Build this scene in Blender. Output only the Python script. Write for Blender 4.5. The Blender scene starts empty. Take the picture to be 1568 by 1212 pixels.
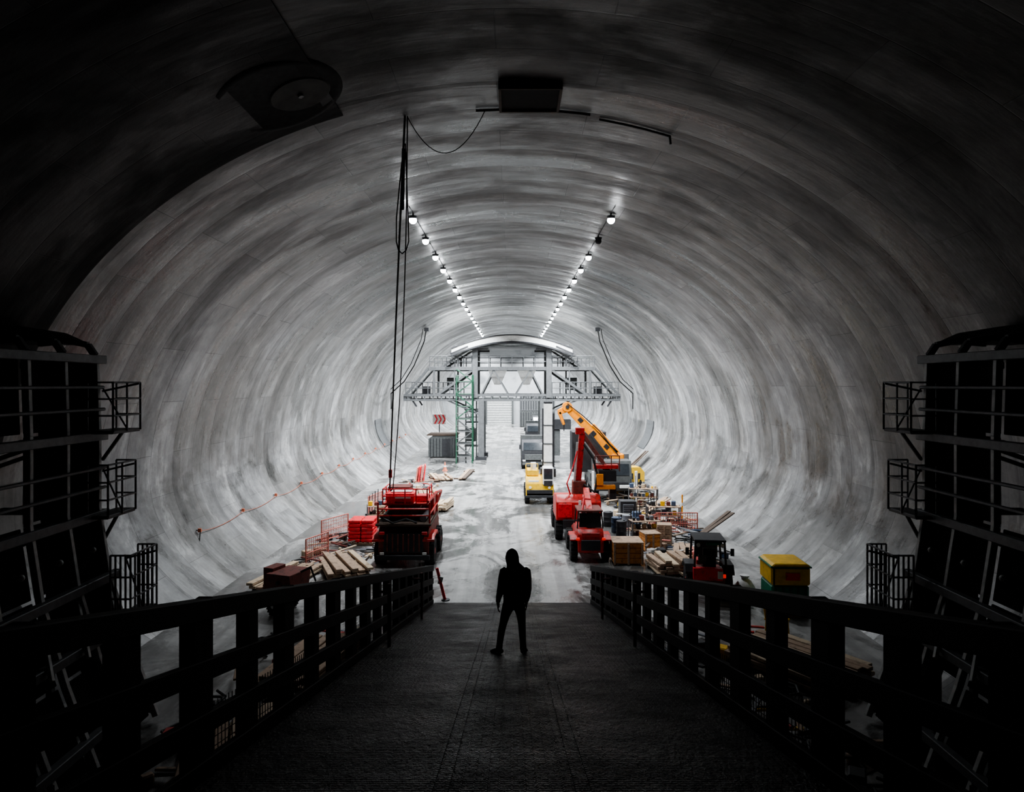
import bpy, bmesh, math, random
from mathutils import Vector, Matrix, Euler
random.seed(7)
R = math.radians
S = bpy.context.scene
COL = S.collection

# ------------------------------------------------------------------ materials
def mat(name, col, rough=0.5, metal=0.0, var=0.25, scale=6.0, bump=0.15, emit=None, dirt=None, spec=0.5):
    m = bpy.data.materials.new(name); m.use_nodes = True
    nt = m.node_tree; b = nt.nodes['Principled BSDF']
    tc = nt.nodes.new('ShaderNodeTexCoord')
    n = nt.nodes.new('ShaderNodeTexNoise'); n.inputs['Scale'].default_value = scale
    n.inputs['Detail'].default_value = 6; n.inputs['Roughness'].default_value = 0.65
    nt.links.new(tc.outputs['Object'], n.inputs['Vector'])
    r = nt.nodes.new('ShaderNodeValToRGB')
    lo = [c*(1-var) for c in col]; hi = [min(1, c*(1+var*0.6)) for c in col]
    if dirt: lo = dirt
    r.color_ramp.elements[0].position = 0.32; r.color_ramp.elements[1].position = 0.62 if not dirt else 0.5
    r.color_ramp.elements[0].color = (*lo, 1); r.color_ramp.elements[1].color = (*hi, 1)
    nt.links.new(n.outputs['Fac'], r.inputs['Fac'])
    nt.links.new(r.outputs['Color'], b.inputs['Base Color'])
    b.inputs['Roughness'].default_value = rough; b.inputs['Metallic'].default_value = metal
    b.inputs['Specular IOR Level'].default_value = spec
    bp = nt.nodes.new('ShaderNodeBump'); bp.inputs['Strength'].default_value = bump; bp.inputs['Distance'].default_value = 0.02
    nt.links.new(n.outputs['Fac'], bp.inputs['Height']); nt.links.new(bp.outputs['Normal'], b.inputs['Normal'])
    if emit:
        b.inputs['Emission Color'].default_value = (*emit[0], 1); b.inputs['Emission Strength'].default_value = emit[1]
    return m

M = {}
def MM(k, *a, **kw): M[k] = mat(k, *a, **kw)
MM('red_paint', (0.50, 0.03, 0.025), 0.4, dirt=(0.10, 0.022, 0.018))
MM('bright_red', (0.80, 0.04, 0.05), 0.4, dirt=(0.38, 0.03, 0.03))
MM('rusty_red', (0.16, 0.04, 0.03), 0.7, dirt=(0.04, 0.02, 0.018))
MM('orange_paint', (0.95, 0.30, 0.012), 0.4, var=0.15)
MM('yellow_paint', (0.85, 0.52, 0.03), 0.4, var=0.2)
MM('white_paint', (0.8, 0.8, 0.78), 0.4, var=0.15)
MM('dark_metal', (0.035, 0.036, 0.04), 0.5, 0.3)
MM('black_rail', (0.005, 0.005, 0.0055), 0.7, spec=0.25)
MM('rubber', (0.015, 0.015, 0.015), 0.85, bump=0.4)
MM('grey_steel', (0.13, 0.135, 0.14), 0.5, 0.2)
MM('dim_steel', (0.085, 0.09, 0.09), 0.55, 0.2)
MM('pale_steel', (0.50, 0.51, 0.50), 0.5, 0.1)
MM('dark_panel', (0.010, 0.0095, 0.009), 0.8, spec=0.2)
MM('dark_concrete', (0.05, 0.05, 0.05), 0.9, spec=0.15, bump=0.4)
MM('stained_concrete', (0.12, 0.118, 0.115), 0.9, spec=0.15, bump=0.4, scale=2)
MM('glass_dark', (0.03, 0.035, 0.04), 0.1, bump=0)
MM('timber', (0.34, 0.24, 0.17), 0.75, dirt=(0.14, 0.10, 0.07))
MM('pale_timber', (0.48, 0.38, 0.27), 0.75, dirt=(0.25, 0.19, 0.14))
MM('orange_timber', (0.58, 0.25, 0.07), 0.7, dirt=(0.3, 0.13, 0.05))
MM('dark_timber', (0.08, 0.055, 0.04), 0.8)
MM('green_plastic', (0.015, 0.20, 0.12), 0.4)
MM('dark_green', (0.02, 0.09, 0.05), 0.5)
MM('blue_plastic', (0.05, 0.08, 0.14), 0.4)
MM('grey_plastic', (0.16, 0.17, 0.19), 0.5)
MM('pink_mesh', (0.62, 0.20, 0.16), 0.6)
MM('white_bag', (0.75, 0.75, 0.75), 0.9, bump=0.6)
MM('end_concrete', (0.36, 0.37, 0.38), 0.8, scale=0.3, dirt=(0.20, 0.21, 0.22))
MM('black_cloth', (0.008, 0.008, 0.009), 0.95, bump=0.5, scale=14, spec=0.2)
MM('trouser_cloth', (0.009, 0.009, 0.010), 0.9, bump=0.5, scale=14, spec=0.2)
MM('skin', (0.22, 0.13, 0.09), 0.6)
MM('lamp_lens', (1, 1, 1), 0.3, emit=((0.93, 0.97, 1.0), 45.0), bump=0)
MM('rope_orange', (0.6, 0.18, 0.1), 0.7)
MM('cable_black', (0.012, 0.012, 0.012), 0.6)
MM('rear_light', (0.8, 0.02, 0.02), 0.3, emit=((1, 0.05, 0.03), 0.5), bump=0)

def N(nt, t, **kw):
    n = nt.nodes.new(t)
    for k, v in kw.items():
        if k in n.inputs: n.inputs[k].default_value = v
        else: setattr(n, k, v)
    return n
def ramp(nt, p0, c0, p1, c1):
    r = N(nt, 'ShaderNodeValToRGB'); e = r.color_ramp.elements
    e[0].position = p0; e[1].position = p1
    e[0].color = (c0, c0, c0, 1) if not isinstance(c0, tuple) else (*c0, 1)
    e[1].color = (c1, c1, c1, 1) if not isinstance(c1, tuple) else (*c1, 1)
    return r

def lining_mat(name, base, dark, rough=0.42, joint=0.5, wave=0.6, vault_shade=0.5):
    m = bpy.data.materials.new(name); m.use_nodes = True
    nt = m.node_tree; L = nt.links.new; b = nt.nodes['Principled BSDF']
    uv = N(nt, 'ShaderNodeUVMap', uv_map='UVMap')
    sep = N(nt, 'ShaderNodeSeparateXYZ'); L(uv.outputs['UV'], sep.inputs['Vector'])
    def MA(op, a, bb=None, cc=None):
        n = N(nt, 'ShaderNodeMath', operation=op)
        for i, v in enumerate((a, bb, cc)):
            if v is None: continue
            if isinstance(v, (int, float)): n.inputs[i].default_value = v
            else: L(v, n.inputs[i])
        return n.outputs[0]
    def noise(sx, sy, det, ro, dist=0.0, off=0.0):
        mp = N(nt, 'ShaderNodeMapping'); mp.inputs['Scale'].default_value = (sx, sy, 1); mp.inputs['Location'].default_value = (off, off, 0)
        L(uv.outputs['UV'], mp.inputs['Vector'])
        n = N(nt, 'ShaderNodeTexNoise', Scale=1.0, Detail=det, Roughness=ro, Distortion=dist); L(mp.outputs['Vector'], n.inputs['Vector']); return n
    nA = noise(0.09, 0.7, 4.0, 0.55)
    nF = noise(0.30, 2.6, 5.0, 0.65, 0.3, 3.3)
    nB = noise(0.20, 0.42, 10.0, 0.66, 0.3, 7.1)
    nP = noise(0.11, 0.20, 6.0, 0.62, 0.3, 21.4)
    nW = noise(0.28, 0.8, 8.0, 0.70, 0.4, 12.7)
    nG = noise(0.9, 0.9, 10.0, 0.72, 0.2, 5.7)
    nD = noise(0.14, 4.5, 3.0, 0.6, 0.1, 31.0)
    br = N(nt, 'ShaderNodeTexBrick', Scale=1.0)
    br.inputs['Color1'].default_value = (0.68, 0.68, 0.68, 1); br.inputs['Color2'].default_value = (1, 1, 1, 1)
    br.inputs['Mortar'].default_value = (joint, joint, joint, 1); br.inputs['Mortar Size'].default_value = 0.016
    br.inputs['Mortar Smooth'].default_value = 0.6; br.inputs['Brick Width'].default_value = 4.1; br.inputs['Row Height'].default_value = 1.5
    L(uv.outputs['UV'], br.inputs['Vector'])
    ringi = MA('FLOOR', MA('DIVIDE', sep.outputs['Y'], 1.5))
    wn = N(nt, 'ShaderNodeTexWhiteNoise', noise_dimensions='1D'); L(ringi, wn.inputs['W'])
    ringt = MA('MULTIPLY_ADD', wn.outputs['Value'], 0.24, 0.76)
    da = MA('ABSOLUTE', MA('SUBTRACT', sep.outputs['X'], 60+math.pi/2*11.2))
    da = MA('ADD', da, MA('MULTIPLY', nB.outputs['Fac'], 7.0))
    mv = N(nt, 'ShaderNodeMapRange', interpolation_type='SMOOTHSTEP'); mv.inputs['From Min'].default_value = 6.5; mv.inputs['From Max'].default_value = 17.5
    mv.inputs['To Min'].default_value = vault_shade; mv.inputs['To Max'].default_value = 1.0; L(da, mv.inputs['Value'])  # light falloff towards the crown, multiplied into the base colour
    rA = ramp(nt, 0.34, tuple(c*0.68 for c in base), 0.66, tuple(min(1, c*1.12) for c in base)); L(nA.outputs['Fac'], rA.inputs['Fac'])
    rF = ramp(nt, 0.35, 0.84, 0.6, 1.0); L(nF.outputs['Fac'], rF.inputs['Fac'])
    rB = ramp(nt, 0.43, dark, 0.49, 1.0); L(nB.outputs['Fac'], rB.inputs['Fac'])
    rP = ramp(nt, 0.42, (0.60, 0.585, 0.56), 0.56, 1.0); L(nP.outputs['Fac'], rP.inputs['Fac'])
    rW = ramp(nt, 0.56, 1.0, 0.61, 1.6); L(nW.outputs['Fac'], rW.inputs['Fac'])
    rG = ramp(nt, 0.35, 0.68, 0.6, 1.08); L(nG.outputs['Fac'], rG.inputs['Fac'])
    rD = ramp(nt, 0.32, 0.6, 0.42, 1.0); L(nD.outputs['Fac'], rD.inputs['Fac'])
    cur = rA.outputs['Color']
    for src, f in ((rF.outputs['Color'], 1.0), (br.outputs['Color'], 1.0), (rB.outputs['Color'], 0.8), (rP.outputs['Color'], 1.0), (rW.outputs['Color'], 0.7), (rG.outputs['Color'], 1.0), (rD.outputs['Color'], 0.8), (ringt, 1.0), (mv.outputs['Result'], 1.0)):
        mx = N(nt, 'ShaderNodeMix', data_type='RGBA', blend_type='MULTIPLY'); mx.inputs[0].default_value = f
        L(cur, mx.inputs[6]); L(src, mx.inputs[7]); cur = mx.outputs[2]
    L(cur, b.inputs['Base Color'])
    mr = N(nt, 'ShaderNodeMapRange'); mr.inputs['From Min'].default_value = 0.40; mr.inputs['From Max'].default_value = 0.58
    mr.inputs['To Min'].default_value = rough-0.16; mr.inputs['To Max'].default_value = rough+0.2
    L(nB.outputs['Fac'], mr.inputs['Value']); L(mr.outputs['Result'], b.inputs['Roughness'])
    wv = MA('MULTIPLY', MA('ABSOLUTE', MA('SINE', MA('MULTIPLY', sep.outputs['Y'], math.pi/1.5))), wave)
    h = MA('MULTIPLY_ADD', nA.outputs['Fac'], 1.3, wv)
    h = MA('MULTIPLY_ADD', nF.outputs['Fac'], 0.25, h)
    h = MA('MULTIPLY_ADD', nG.outputs['Fac'], 0.4, h)
    h = MA('MULTIPLY_ADD', nP.outputs['Fac'], 1.5, h)
    bp = N(nt, 'ShaderNodeBump', Strength=0.6, Distance=0.06); L(h, bp.inputs['Height'])
    bp2 = N(nt, 'ShaderNodeBump', Strength=0.4, Distance=0.02, invert=True); L(br.outputs['Fac'], bp2.inputs['Height'])
    L(bp.outputs['Normal'], bp2.inputs['Normal']); L(bp2.outputs['Normal'], b.inputs['Normal'])
    return m
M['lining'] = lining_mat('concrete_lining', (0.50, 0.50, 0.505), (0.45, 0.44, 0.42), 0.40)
M['lining_near_shade'] = lining_mat('shaded_near_lining', (0.34, 0.34, 0.34), (0.35, 0.34, 0.33), 0.6, 0.6, 0.3)  # same lining, portal shade put into a darker base colour
M['lining_left_shadow'] = lining_mat('shadowed_left_lining', (0.085, 0.085, 0.085), (0.35, 0.34, 0.33), 0.75, 0.7, 0.3)  # same lining, shadow on the portal's left side painted into the colour

def floor_mat():
    m = bpy.data.materials.new('wet_concrete_floor'); m.use_nodes = True
    nt = m.node_tree; L = nt.links.new; b = nt.nodes['Principled BSDF']
    tc = N(nt, 'ShaderNodeTexCoord')
    mp = N(nt, 'ShaderNodeMapping'); mp.inputs['Scale'].default_value = (0.40, 0.24, 1); L(tc.outputs['Object'], mp.inputs['Vector'])
    n1 = N(nt, 'ShaderNodeTexNoise', Scale=1.0, Detail=10.0, Roughness=0.66, Distortion=1.0); L(mp.outputs['Vector'], n1.inputs['Vector'])
    n2 = N(nt, 'ShaderNodeTexNoise', Scale=2.2, Detail=9.0, Roughness=0.7); L(tc.outputs['Object'], n2.inputs['Vector'])
    mp3 = N(nt, 'ShaderNodeMapping'); mp3.inputs['Scale'].default_value = (2.4, 0.10, 1); L(tc.outputs['Object'], mp3.inputs['Vector'])
    n3 = N(nt, 'ShaderNodeTexNoise', Scale=1.0, Detail=5.0, Roughness=0.6, Distortion=0.3); L(mp3.outputs['Vector'], n3.inputs['Vector'])
    r1 = ramp(nt, 0.44, (0.15, 0.148, 0.142), 0.54, (0.40, 0.397, 0.39)); L(n1.outputs['Fac'], r1.inputs['Fac'])
    r2 = ramp(nt, 0.32, 0.6, 0.62, 1.0); L(n2.outputs['Fac'], r2.inputs['Fac'])
    r3 = ramp(nt, 0.40, 0.7, 0.56, 1.0); L(n3.outputs['Fac'], r3.inputs['Fac'])
    cur = r1.outputs['Color']
    for q in (r2, r3):
        mx = N(nt, 'ShaderNodeMix', data_type='RGBA', blend_type='MULTIPLY'); mx.inputs[0].default_value = 1
        L(cur, mx.inputs[6]); L(q.outputs['Color'], mx.inputs[7]); cur = mx.outputs[2]
    L(cur, b.inputs['Base Color'])
    rr = N(nt, 'ShaderNodeMapRange'); rr.inputs['From Min'].default_value = 0.44; rr.inputs['From Max'].default_value = 0.55
    rr.inputs['To Min'].default_value = 0.08; rr.inputs['To Max'].default_value = 0.42
    L(n1.outputs['Fac'], rr.inputs['Value']); L(rr.outputs['Result'], b.inputs['Roughness'])
    bp = N(nt, 'ShaderNodeBump', Strength=0.2, Distance=0.02); L(n2.outputs['Fac'], bp.inputs['Height']); L(bp.outputs['Normal'], b.inputs['Normal'])
    return m
M['floor'] = floor_mat()

def deck_mat():
    m = bpy.data.materials.new('ribbed_steel_deck'); m.use_nodes = True
    nt = m.node_tree; L = nt.links.new; b = nt.nodes['Principled BSDF']
    tc = N(nt, 'ShaderNodeTexCoord')
    br = N(nt, 'ShaderNodeTexBrick', Scale=1.0)
    br.inputs['Brick Width'].default_value = 0.12; br.inputs['Row Height'].default_value = 0.05
    br.inputs['Mortar Size'].default_value = 0.014; br.inputs['Mortar Smooth'].default_value = 0.6
    L(tc.outputs['Object'], br.inputs['Vector'])
    n2 = N(nt, 'ShaderNodeTexNoise', Scale=0.9, Detail=8.0, Roughness=0.7); L(tc.outputs['Object'], n2.inputs['Vector'])
    mp3 = N(nt, 'ShaderNodeMapping'); mp3.inputs['Scale'].default_value = (14, 6, 6); L(tc.outputs['Object'], mp3.inputs['Vector'])
    n3 = N(nt, 'ShaderNodeTexNoise', Scale=1.0, Detail=4.0, Roughness=0.7); L(mp3.outputs['Vector'], n3.inputs['Vector'])
    r = ramp(nt, 0.35, (0.004, 0.004, 0.004), 0.7, (0.010, 0.0095, 0.009)); L(n2.outputs['Fac'], r.inputs['Fac']); L(r.outputs['Color'], b.inputs['Base Color'])
    rr = N(nt, 'ShaderNodeMapRange'); rr.inputs['From Min'].default_value = 0.35; rr.inputs['From Max'].default_value = 0.65
    rr.inputs['To Min'].default_value = 0.28; rr.inputs['To Max'].default_value = 0.6
    L(n2.outputs['Fac'], rr.inputs['Value']); L(rr.outputs['Result'], b.inputs['Roughness'])
    b.inputs['Specular IOR Level'].default_value = 0.3
    ad = N(nt, 'ShaderNodeMath', operation='MULTIPLY_ADD'); ad.inputs[1].default_value = 2.4
    L(n3.outputs['Fac'], ad.inputs[0]); L(br.outputs['Fac'], ad.inputs[2])
    bp = N(nt, 'ShaderNodeBump', Strength=1.0, Distance=0.045); L(ad.outputs[0], bp.inputs['Height']); L(bp.outputs['Normal'], b.inputs['Normal'])
    return m
M['deck'] = deck_mat()

# ------------------------------------------------------------------ builder
class B:
    def __init__(s, name): s.name = name; s.bm = bmesh.new(); s.mats = []
    def mi(s, k):
        if k not in s.mats: s.mats.append(k)
        return s.mats.index(k)
    def _fin(s, geom, k):
        i = s.mi(k)
        for f in geom: f.material_index = i
    def box(s, c, sz, k, rot=(0, 0, 0), bev=0.012):
        mt = Matrix.Translation(c) @ Euler(rot).to_matrix().to_4x4() @ Matrix.Diagonal((*sz, 1))
        g = bmesh.ops.create_cube(s.bm, size=1, matrix=mt); vs = g['verts']
        fs = set(f for v in vs for f in v.link_faces); s._fin(fs, k)
        bev = min(bev, min(sz)*0.3)
        if bev > 0.002:
            es = set(e for v in vs for e in v.link_edges)
            r = bmesh.ops.bevel(s.bm, geom=list(es), offset=bev, segments=1, profile=0.5, affect='EDGES')
            s._fin(r['faces'], k)
        return s
    def beam(s, p1, p2, w, h, k, bev=0.006):
        p1 = Vector(p1); p2 = Vector(p2); d = p2-p1; ln = d.length
        z = d.normalized(); ref = Vector((0, 1, 0)) if abs(z.y) < 0.9 else Vector((1, 0, 0))
        x = ref.cross(z).normalized(); y = z.cross(x)
        rot = Matrix((x, y, z)).transposed().to_euler()
        return s.box((p1+p2)/2, (w, h, ln), k, rot, bev)
    def cyl(s, p1, p2, r, k, seg=10, r2=None):
        p1 = Vector(p1); p2 = Vector(p2); d = p2-p1
        if d.length < 1e-5: return s
        q = Vector((0, 0, 1)).rotation_difference(d)
        mt = Matrix.Translation((p1+p2)/2) @ q.to_matrix().to_4x4()
        g = bmesh.ops.create_cone(s.bm, cap_ends=True, segments=seg, radius1=r, radius2=r if r2 is None else r2, depth=d.length, matrix=mt)
        s._fin(set(f for v in g['verts'] for f in v.link_faces), k); return s
    def sph(s, c, r, k, sc=(1, 1, 1), seg=14):
        mt = Matrix.Translation(c) @ Matrix.Diagonal((*sc, 1))
        g = bmesh.ops.create_uvsphere(s.bm, u_segments=seg, v_segments=seg//2+2, radius=r, matrix=mt)
        s._fin(set(f for v in g['verts'] for f in v.link_faces), k); return s
    def tube(s, pts, r, k, seg=6):
        for a, b in zip(pts, pts[1:]): s.cyl(a, b, r, k, seg)
        for a in pts[1:-1]: s.sph(a, r*1.02, k, seg=6)
        return s
    def prism(s, prof, x0, x1, k, axis='x', bev=0.015):
        def P(t, a, b):
            return {'x': (t, a, b), 'y': (a, t, b), 'z': (a, b, t)}[axis]
        v0 = [s.bm.verts.new(P(x0, a, b)) for a, b in prof]; v1 = [s.bm.verts.new(P(x1, a, b)) for a, b in prof]
        n = len(prof); fs = [s.bm.faces.new(v0), s.bm.faces.new(v1[::-1])]
        for i in range(n): fs.append(s.bm.faces.new((v0[i], v0[(i+1) % n], v1[(i+1) % n], v1[i])))
        bmesh.ops.recalc_face_normals(s.bm, faces=fs); s._fin(fs, k)
        if bev > 0:
            es = set(e for f in fs for e in f.edges)
            r = bmesh.ops.bevel(s.bm, geom=list(es), offset=bev, segments=1, affect='EDGES'); s._fin(r['faces'], k)
        return s
    def lathe(s, c, prof, k, axis='x', seg=24):
        rings = []
        for t, r in prof:
            ring = []
            for i in range(seg):
                a = 2*math.pi*i/seg; u, v = r*math.cos(a), r*math.sin(a)
                p = {'x': (t, u, v), 'y': (u, t, v), 'z': (u, v, t)}[axis]
                ring.append(s.bm.verts.new((c[0]+p[0], c[1]+p[1], c[2]+p[2])))
            rings.append(ring)
        fs = []
        for r0, r1 in zip(rings, rings[1:]):
            for i in range(seg): fs.append(s.bm.faces.new((r0[i], r0[(i+1) % seg], r1[(i+1) % seg], r1[i])))
        fs.append(s.bm.faces.new(rings[0])); fs.append(s.bm.faces.new(rings[-1]))
        bmesh.ops.recalc_face_normals(s.bm, faces=fs); s._fin(fs, k); return s
    def wheel(s, c, r, w, hub='white_paint', axis='x'):
        h = w/2
        s.lathe(c, [(-h*0.8, r*0.55), (-h, r*0.7), (-h*0.9, r*0.93), (-h*0.6, r), (h*0.6, r), (h*0.9, r*0.93), (h, r*0.7), (h*0.8, r*0.55)], 'rubber', axis)
        s.lathe(c, [(-h*0.85, r*0.2), (-h*0.7, r*0.5), (h*0.7, r*0.5), (h*0.85, r*0.2)], hub, axis)
        for i in range(18):
            a = 2*math.pi*i/18
            if axis == 'x': s.box((c[0], c[1]+r*math.cos(a), c[2]+r*math.sin(a)), (w*0.85, 0.05, 0.05), 'rubber', (a, 0, 0), 0)
        return s
    def rail(s, p1, p2, h, k, r=0.025, n=3, bars=2):
        p1 = Vector(p1); p2 = Vector(p2)
        for i in range(n+1):
            p = p1.lerp(p2, i/n); s.cyl(p, p+Vector((0, 0, h)), r, k, 6)
        for j in range(bars):
            z = Vector((0, 0, h*(1-j/bars))); s.cyl(p1+z, p2+z, r, k, 6)
        return s
    def done(s, loc=(0, 0, 0), rot=(0, 0, 0), smooth=35, parent=None):
        me = bpy.data.meshes.new(s.name); s.bm.to_mesh(me); s.bm.free()
        for k in s.mats: me.materials.append(M[k])
        me.polygons.foreach_set('use_smooth', [True]*len(me.polygons)); me.set_sharp_from_angle(angle=R(smooth))
        o = bpy.data.objects.new(s.name, me); COL.objects.link(o); o.location = loc; o.rotation_euler = rot
        if parent: o.parent = parent
        return o

# ------------------------------------------------------------------ tunnel shell
AX, ZC, BU, BD = 12.2, 3.7, 10.1, 6.2
def ell(t, off=0.0):
    a = AX-off; b = (BU if math.sin(t) > 0 else BD)-off
    return a*math.cos(t), ZC+b*math.sin(t)
def ceil_z(x, off=0): return ZC+(BU-off)*math.sqrt(max(0, 1-(x/(AX-off))**2))
def wall_x(z, off=0):
    b = (BU if z > ZC else BD)-off
    return (AX-off)*math.sqrt(max(0, 1-((z-ZC)/b)**2))
T0 = -math.asin(3.75/6.2)
NT = 132
def shell(name, ta, tb, y0, y1, mk, off=0.0, dy=1.5):
    n = max(2, int(round((tb-ta)/(math.pi+2*abs(T0))*NT))); ny = max(1, int((y1-y0)/dy))
    vs, fs, nrm = [], [], []
    ul = []
    pts = [ell(ta+(tb-ta)*i/n, off) for i in range(n+1)]
    for i in range(n+1):
        t = ta+(tb-ta)*i/n; ul.append(t*11.2)
    for j in range(ny+1):
        y = y0+(y1-y0)*j/ny
        for i in range(n+1):
            x, z = pts[i]; vs.append((x, y, z))
            b = BU if z > ZC else BD
            nn = Vector((-x/AX**2, 0, -(z-ZC)/b**2)).normalized(); nrm.append(nn)
    for j in range(ny):
        for i in range(n):
            a = j*(n+1)+i; fs.append((a, a+n+1, a+n+2, a+1))
    me = bpy.data.meshes.new(name); me.from_pydata(vs, [], fs); me.update()
    uvl = me.uv_layers.new(name='UVMap')
    for l in me.loops:
        i = l.vertex_index % (n+1); uvl.data[l.index].uv = (ul[i]+60, vs[l.vertex_index][1]+40)
    me.polygons.foreach_set('use_smooth', [True]*len(me.polygons))
    if me.polygons[0].normal.dot(nrm[0]) < 0: me.flip_normals()
    me.normals_split_custom_set_from_vertices(nrm)
    me.materials.append(M[mk]); o = bpy.data.objects.new(name, me); COL.objects.link(o); return o
YE = 120.0; YN = 15.7
A1, A2 = R(48), R(132)
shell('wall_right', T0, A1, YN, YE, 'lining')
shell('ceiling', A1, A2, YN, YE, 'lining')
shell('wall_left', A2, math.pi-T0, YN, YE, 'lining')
shell('wall_right_portal', T0, A1, -9, YN, 'lining_near_shade', 0.0)
shell('ceiling_portal', A1, R(109), -9, YN, 'lining_near_shade', 0.0)
shell('wall_left_portal', R(109), math.pi-T0, -9, YN+0.3, 'lining_left_shadow', 0.05)
def lip():
    b = B('trim_lining_step'); n = 60
    ta, tb = R(109), math.pi-T0
    p = [(ell(ta+(tb-ta)*i/n, 0.05), ell(ta+(tb-ta)*i/n, -0.02)) for i in range(n+1)]
    fs = []
    for i in range(n):
        q = [b.bm.verts.new((c[0], YN+0.3, c[1])) for c in (p[i][0], p[i+1][0], p[i+1][1], p[i][1])]
        fs.append(b.bm.faces.new(q))
    b._fin(fs, 'dim_steel')
    b.done()
lip()
b = B('floor'); b.box((0, 55.5, -0.15), (20.4, 129, 0.3), 'floor', bev=0); b.done()
def endwall(name, y, mk):
    me = bpy.data.meshes.new(name); n = 60
    vs = [(*(lambda e: (e[0], y, e[1]))(ell(T0+(math.pi-2*T0)*i/n)),) for i in range(n+1)]
    me.from_pydata(vs, [], [tuple(range(n+1))]); me.materials.append(M[mk])
    o = bpy.data.objects.new(name, me); COL.objects.link(o)
endwall('wall_far', YE, 'end_concrete')
endwall('wall_back', -9, 'dark_concrete')
b = B('door_1')
b.box((-2.2, YE-0.15, 2.2), (4.4, 0.2, 4.4), 'pale_steel')
for x in (-4.5, 0.1): b.box((x, YE-0.3, 2.3), (0.3, 0.4, 4.6), 'dim_steel')
b.box((-2.2, YE-0.3, 4.6), (4.9, 0.4, 0.3), 'dim_steel')
for i in range(10): b.box((-2.2, YE-0.27, 0.3+i*0.43), (4.3, 0.04, 0.05), 'grey_steel')
b.done()
b = B('stacked_site_containers')
for (x, z) in ((4.2, 1.3), (4.2, 3.9)):
    b.box((x, 114, z), (5.8, 2.4, 2.5), 'dim_steel' if z < 3 else 'grey_steel')
    for i in range(14): b.box((x-2.7+i*0.41, 112.75, z), (0.12, 0.08, 2.2), 'dark_metal')
b.done()
for s, nm in ((-1, 'trim_ledge_left'), (1, 'trim_ledge_right')):
    b = B(nm); xo = wall_x(7.9, 0.05)
    b.prism([(s*9.3, 7.78), (s*(xo+0.1), 7.78), (s*(wall_x(8.2, 0.05)), 8.2), (s*9.9, 8.05)], -8.5, 15.2, 'dark_panel', axis='y', bev=0.04)
    b.done()

# ------------------------------------------------------------------ ramp
SL = 0.231
def dz(y): return 5.0-SL*y
ang = -math.atan(SL)
b = B('access_ramp')
y0, y1 = -5.0, 21.65
Ls = math.hypot(y1-y0, (y1-y0)*SL)
mid = Vector((0, (y0+y1)/2, dz((y0+y1)/2)))
nrm = Vector((0, math.sin(-ang), math.cos(ang)))
b.box(mid-nrm*0.06, (4.9, Ls, 0.12), 'deck', (ang, 0, 0), 0)
for x in (-0.62, -0.5, 0.5, 0.62):
    b.box(mid+nrm*0.004+Vector((x, 0, 0)), (0.025, Ls, 0.018), 'deck', (ang, 0, 0), 0)
q = -0.4
while q < 0.45:
    b.box(mid+nrm*0.002+Vector((q, 0, 0)), (0.012, Ls, 0.012), 'deck', (ang, 0, 0), 0); q += 0.1
for x in (-2.3, -0.8, 0.8, 2.3):
    b.prism([(y0, dz(y0)-0.13), (y1-0.6, dz(y1-0.6)-0.13), (y1-2.4, dz(y1-2.4)-0.5), (y0, dz(y0)-0.6)], x-0.08, x+0.08, 'black_rail', bev=0)
for y in (2, 6, 10, 14):
    for x in (-2.3, 2.3): b.box((x, y, (dz(y)-0.5)/2), (0.22, 0.22, dz(y)-0.5), 'black_rail')
    b.beam((-2.3, y, 0.2), (2.3, y, dz(y)-0.7), 0.1, 0.1, 'black_rail')
b.done()

def rz(y): return 6.53-0.247*y
for s in (-1, 1):
    b = B('ramp_railing')
    X = s*2.53
    ya, yb = 0.6, 21.5
    def railbar(h0, hh, th=0.07, xo=0):
        pa = Vector((X+xo, ya, dz(ya)+(rz(ya)-dz(ya))*h0)); pb = Vector((X+xo, yb, dz(yb)+(rz(yb)-dz(yb))*h0))
        b.prism([(ya, pa.z), (yb, pb.z), (yb, pb.z-hh), (ya, pa.z-hh)], X+xo-th/2, X+xo+th/2, 'black_rail', bev=0.008)
    railbar(1.0, 0.17, 0.14)
    railbar(0.66, 0.17, 0.07, s*-0.03)
    railbar(0.36, 0.17, 0.07, s*-0.03)
    railbar(0.10, 0.2, 0.07, s*-0.03)
    y = 1.3; i = 0
    while y < 21.5:
        b.box((X+s*0.03, y, (rz(y)+dz(y)-0.1)/2), (0.13, 0.24 if i % 2 else 0.34, rz(y)-dz(y)+0.05), 'black_rail')
        y += 1.06; i += 1
    for k in range(1, 14):
        ym = 1.3+1.06*k
        if k % 4 == 3: continue
        for q in range(1, 14):
            yy = ym+q*1.06/14; b.cyl((X+s*0.02, yy, dz(yy)+0.05), (X+s*0.02, yy, dz(yy)+0.55), 0.0045, 'black_rail', 4)
        for q in range(1, 7):
            b.cyl((X+s*0.02, ym, dz(ym)+0.08*q), (X+s*0.02, ym+1.06, dz(ym+1.06)+0.08*q), 0.0045, 'black_rail', 4)
    for yy in (12.5, 17.0):
        b.cyl((X-s*0.28, yy, dz(yy)), (X-s*0.28, yy, dz(yy)+1.15), 0.03, 'rusty_red', 8)
        b.cyl((X-s*0.28, yy, dz(yy)+1.0), (X, yy, dz(yy)+1.0), 0.025, 'rusty_red', 8)
    b.done()

b = B('barrier_post')
b.cyl((-2.15, 21.9, 0.0), (-2.42, 22.0, 1.0), 0.05, 'bright_red'); b.cyl((-2.13, 21.9, 0), (-2.13, 21.9, 0.03), 0.14, 'dark_metal')
b.box((-2.3, 21.95, 0.62), (0.14, 0.05, 0.25), 'white_paint', (0, 0.26, 0)); b.done()

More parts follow.
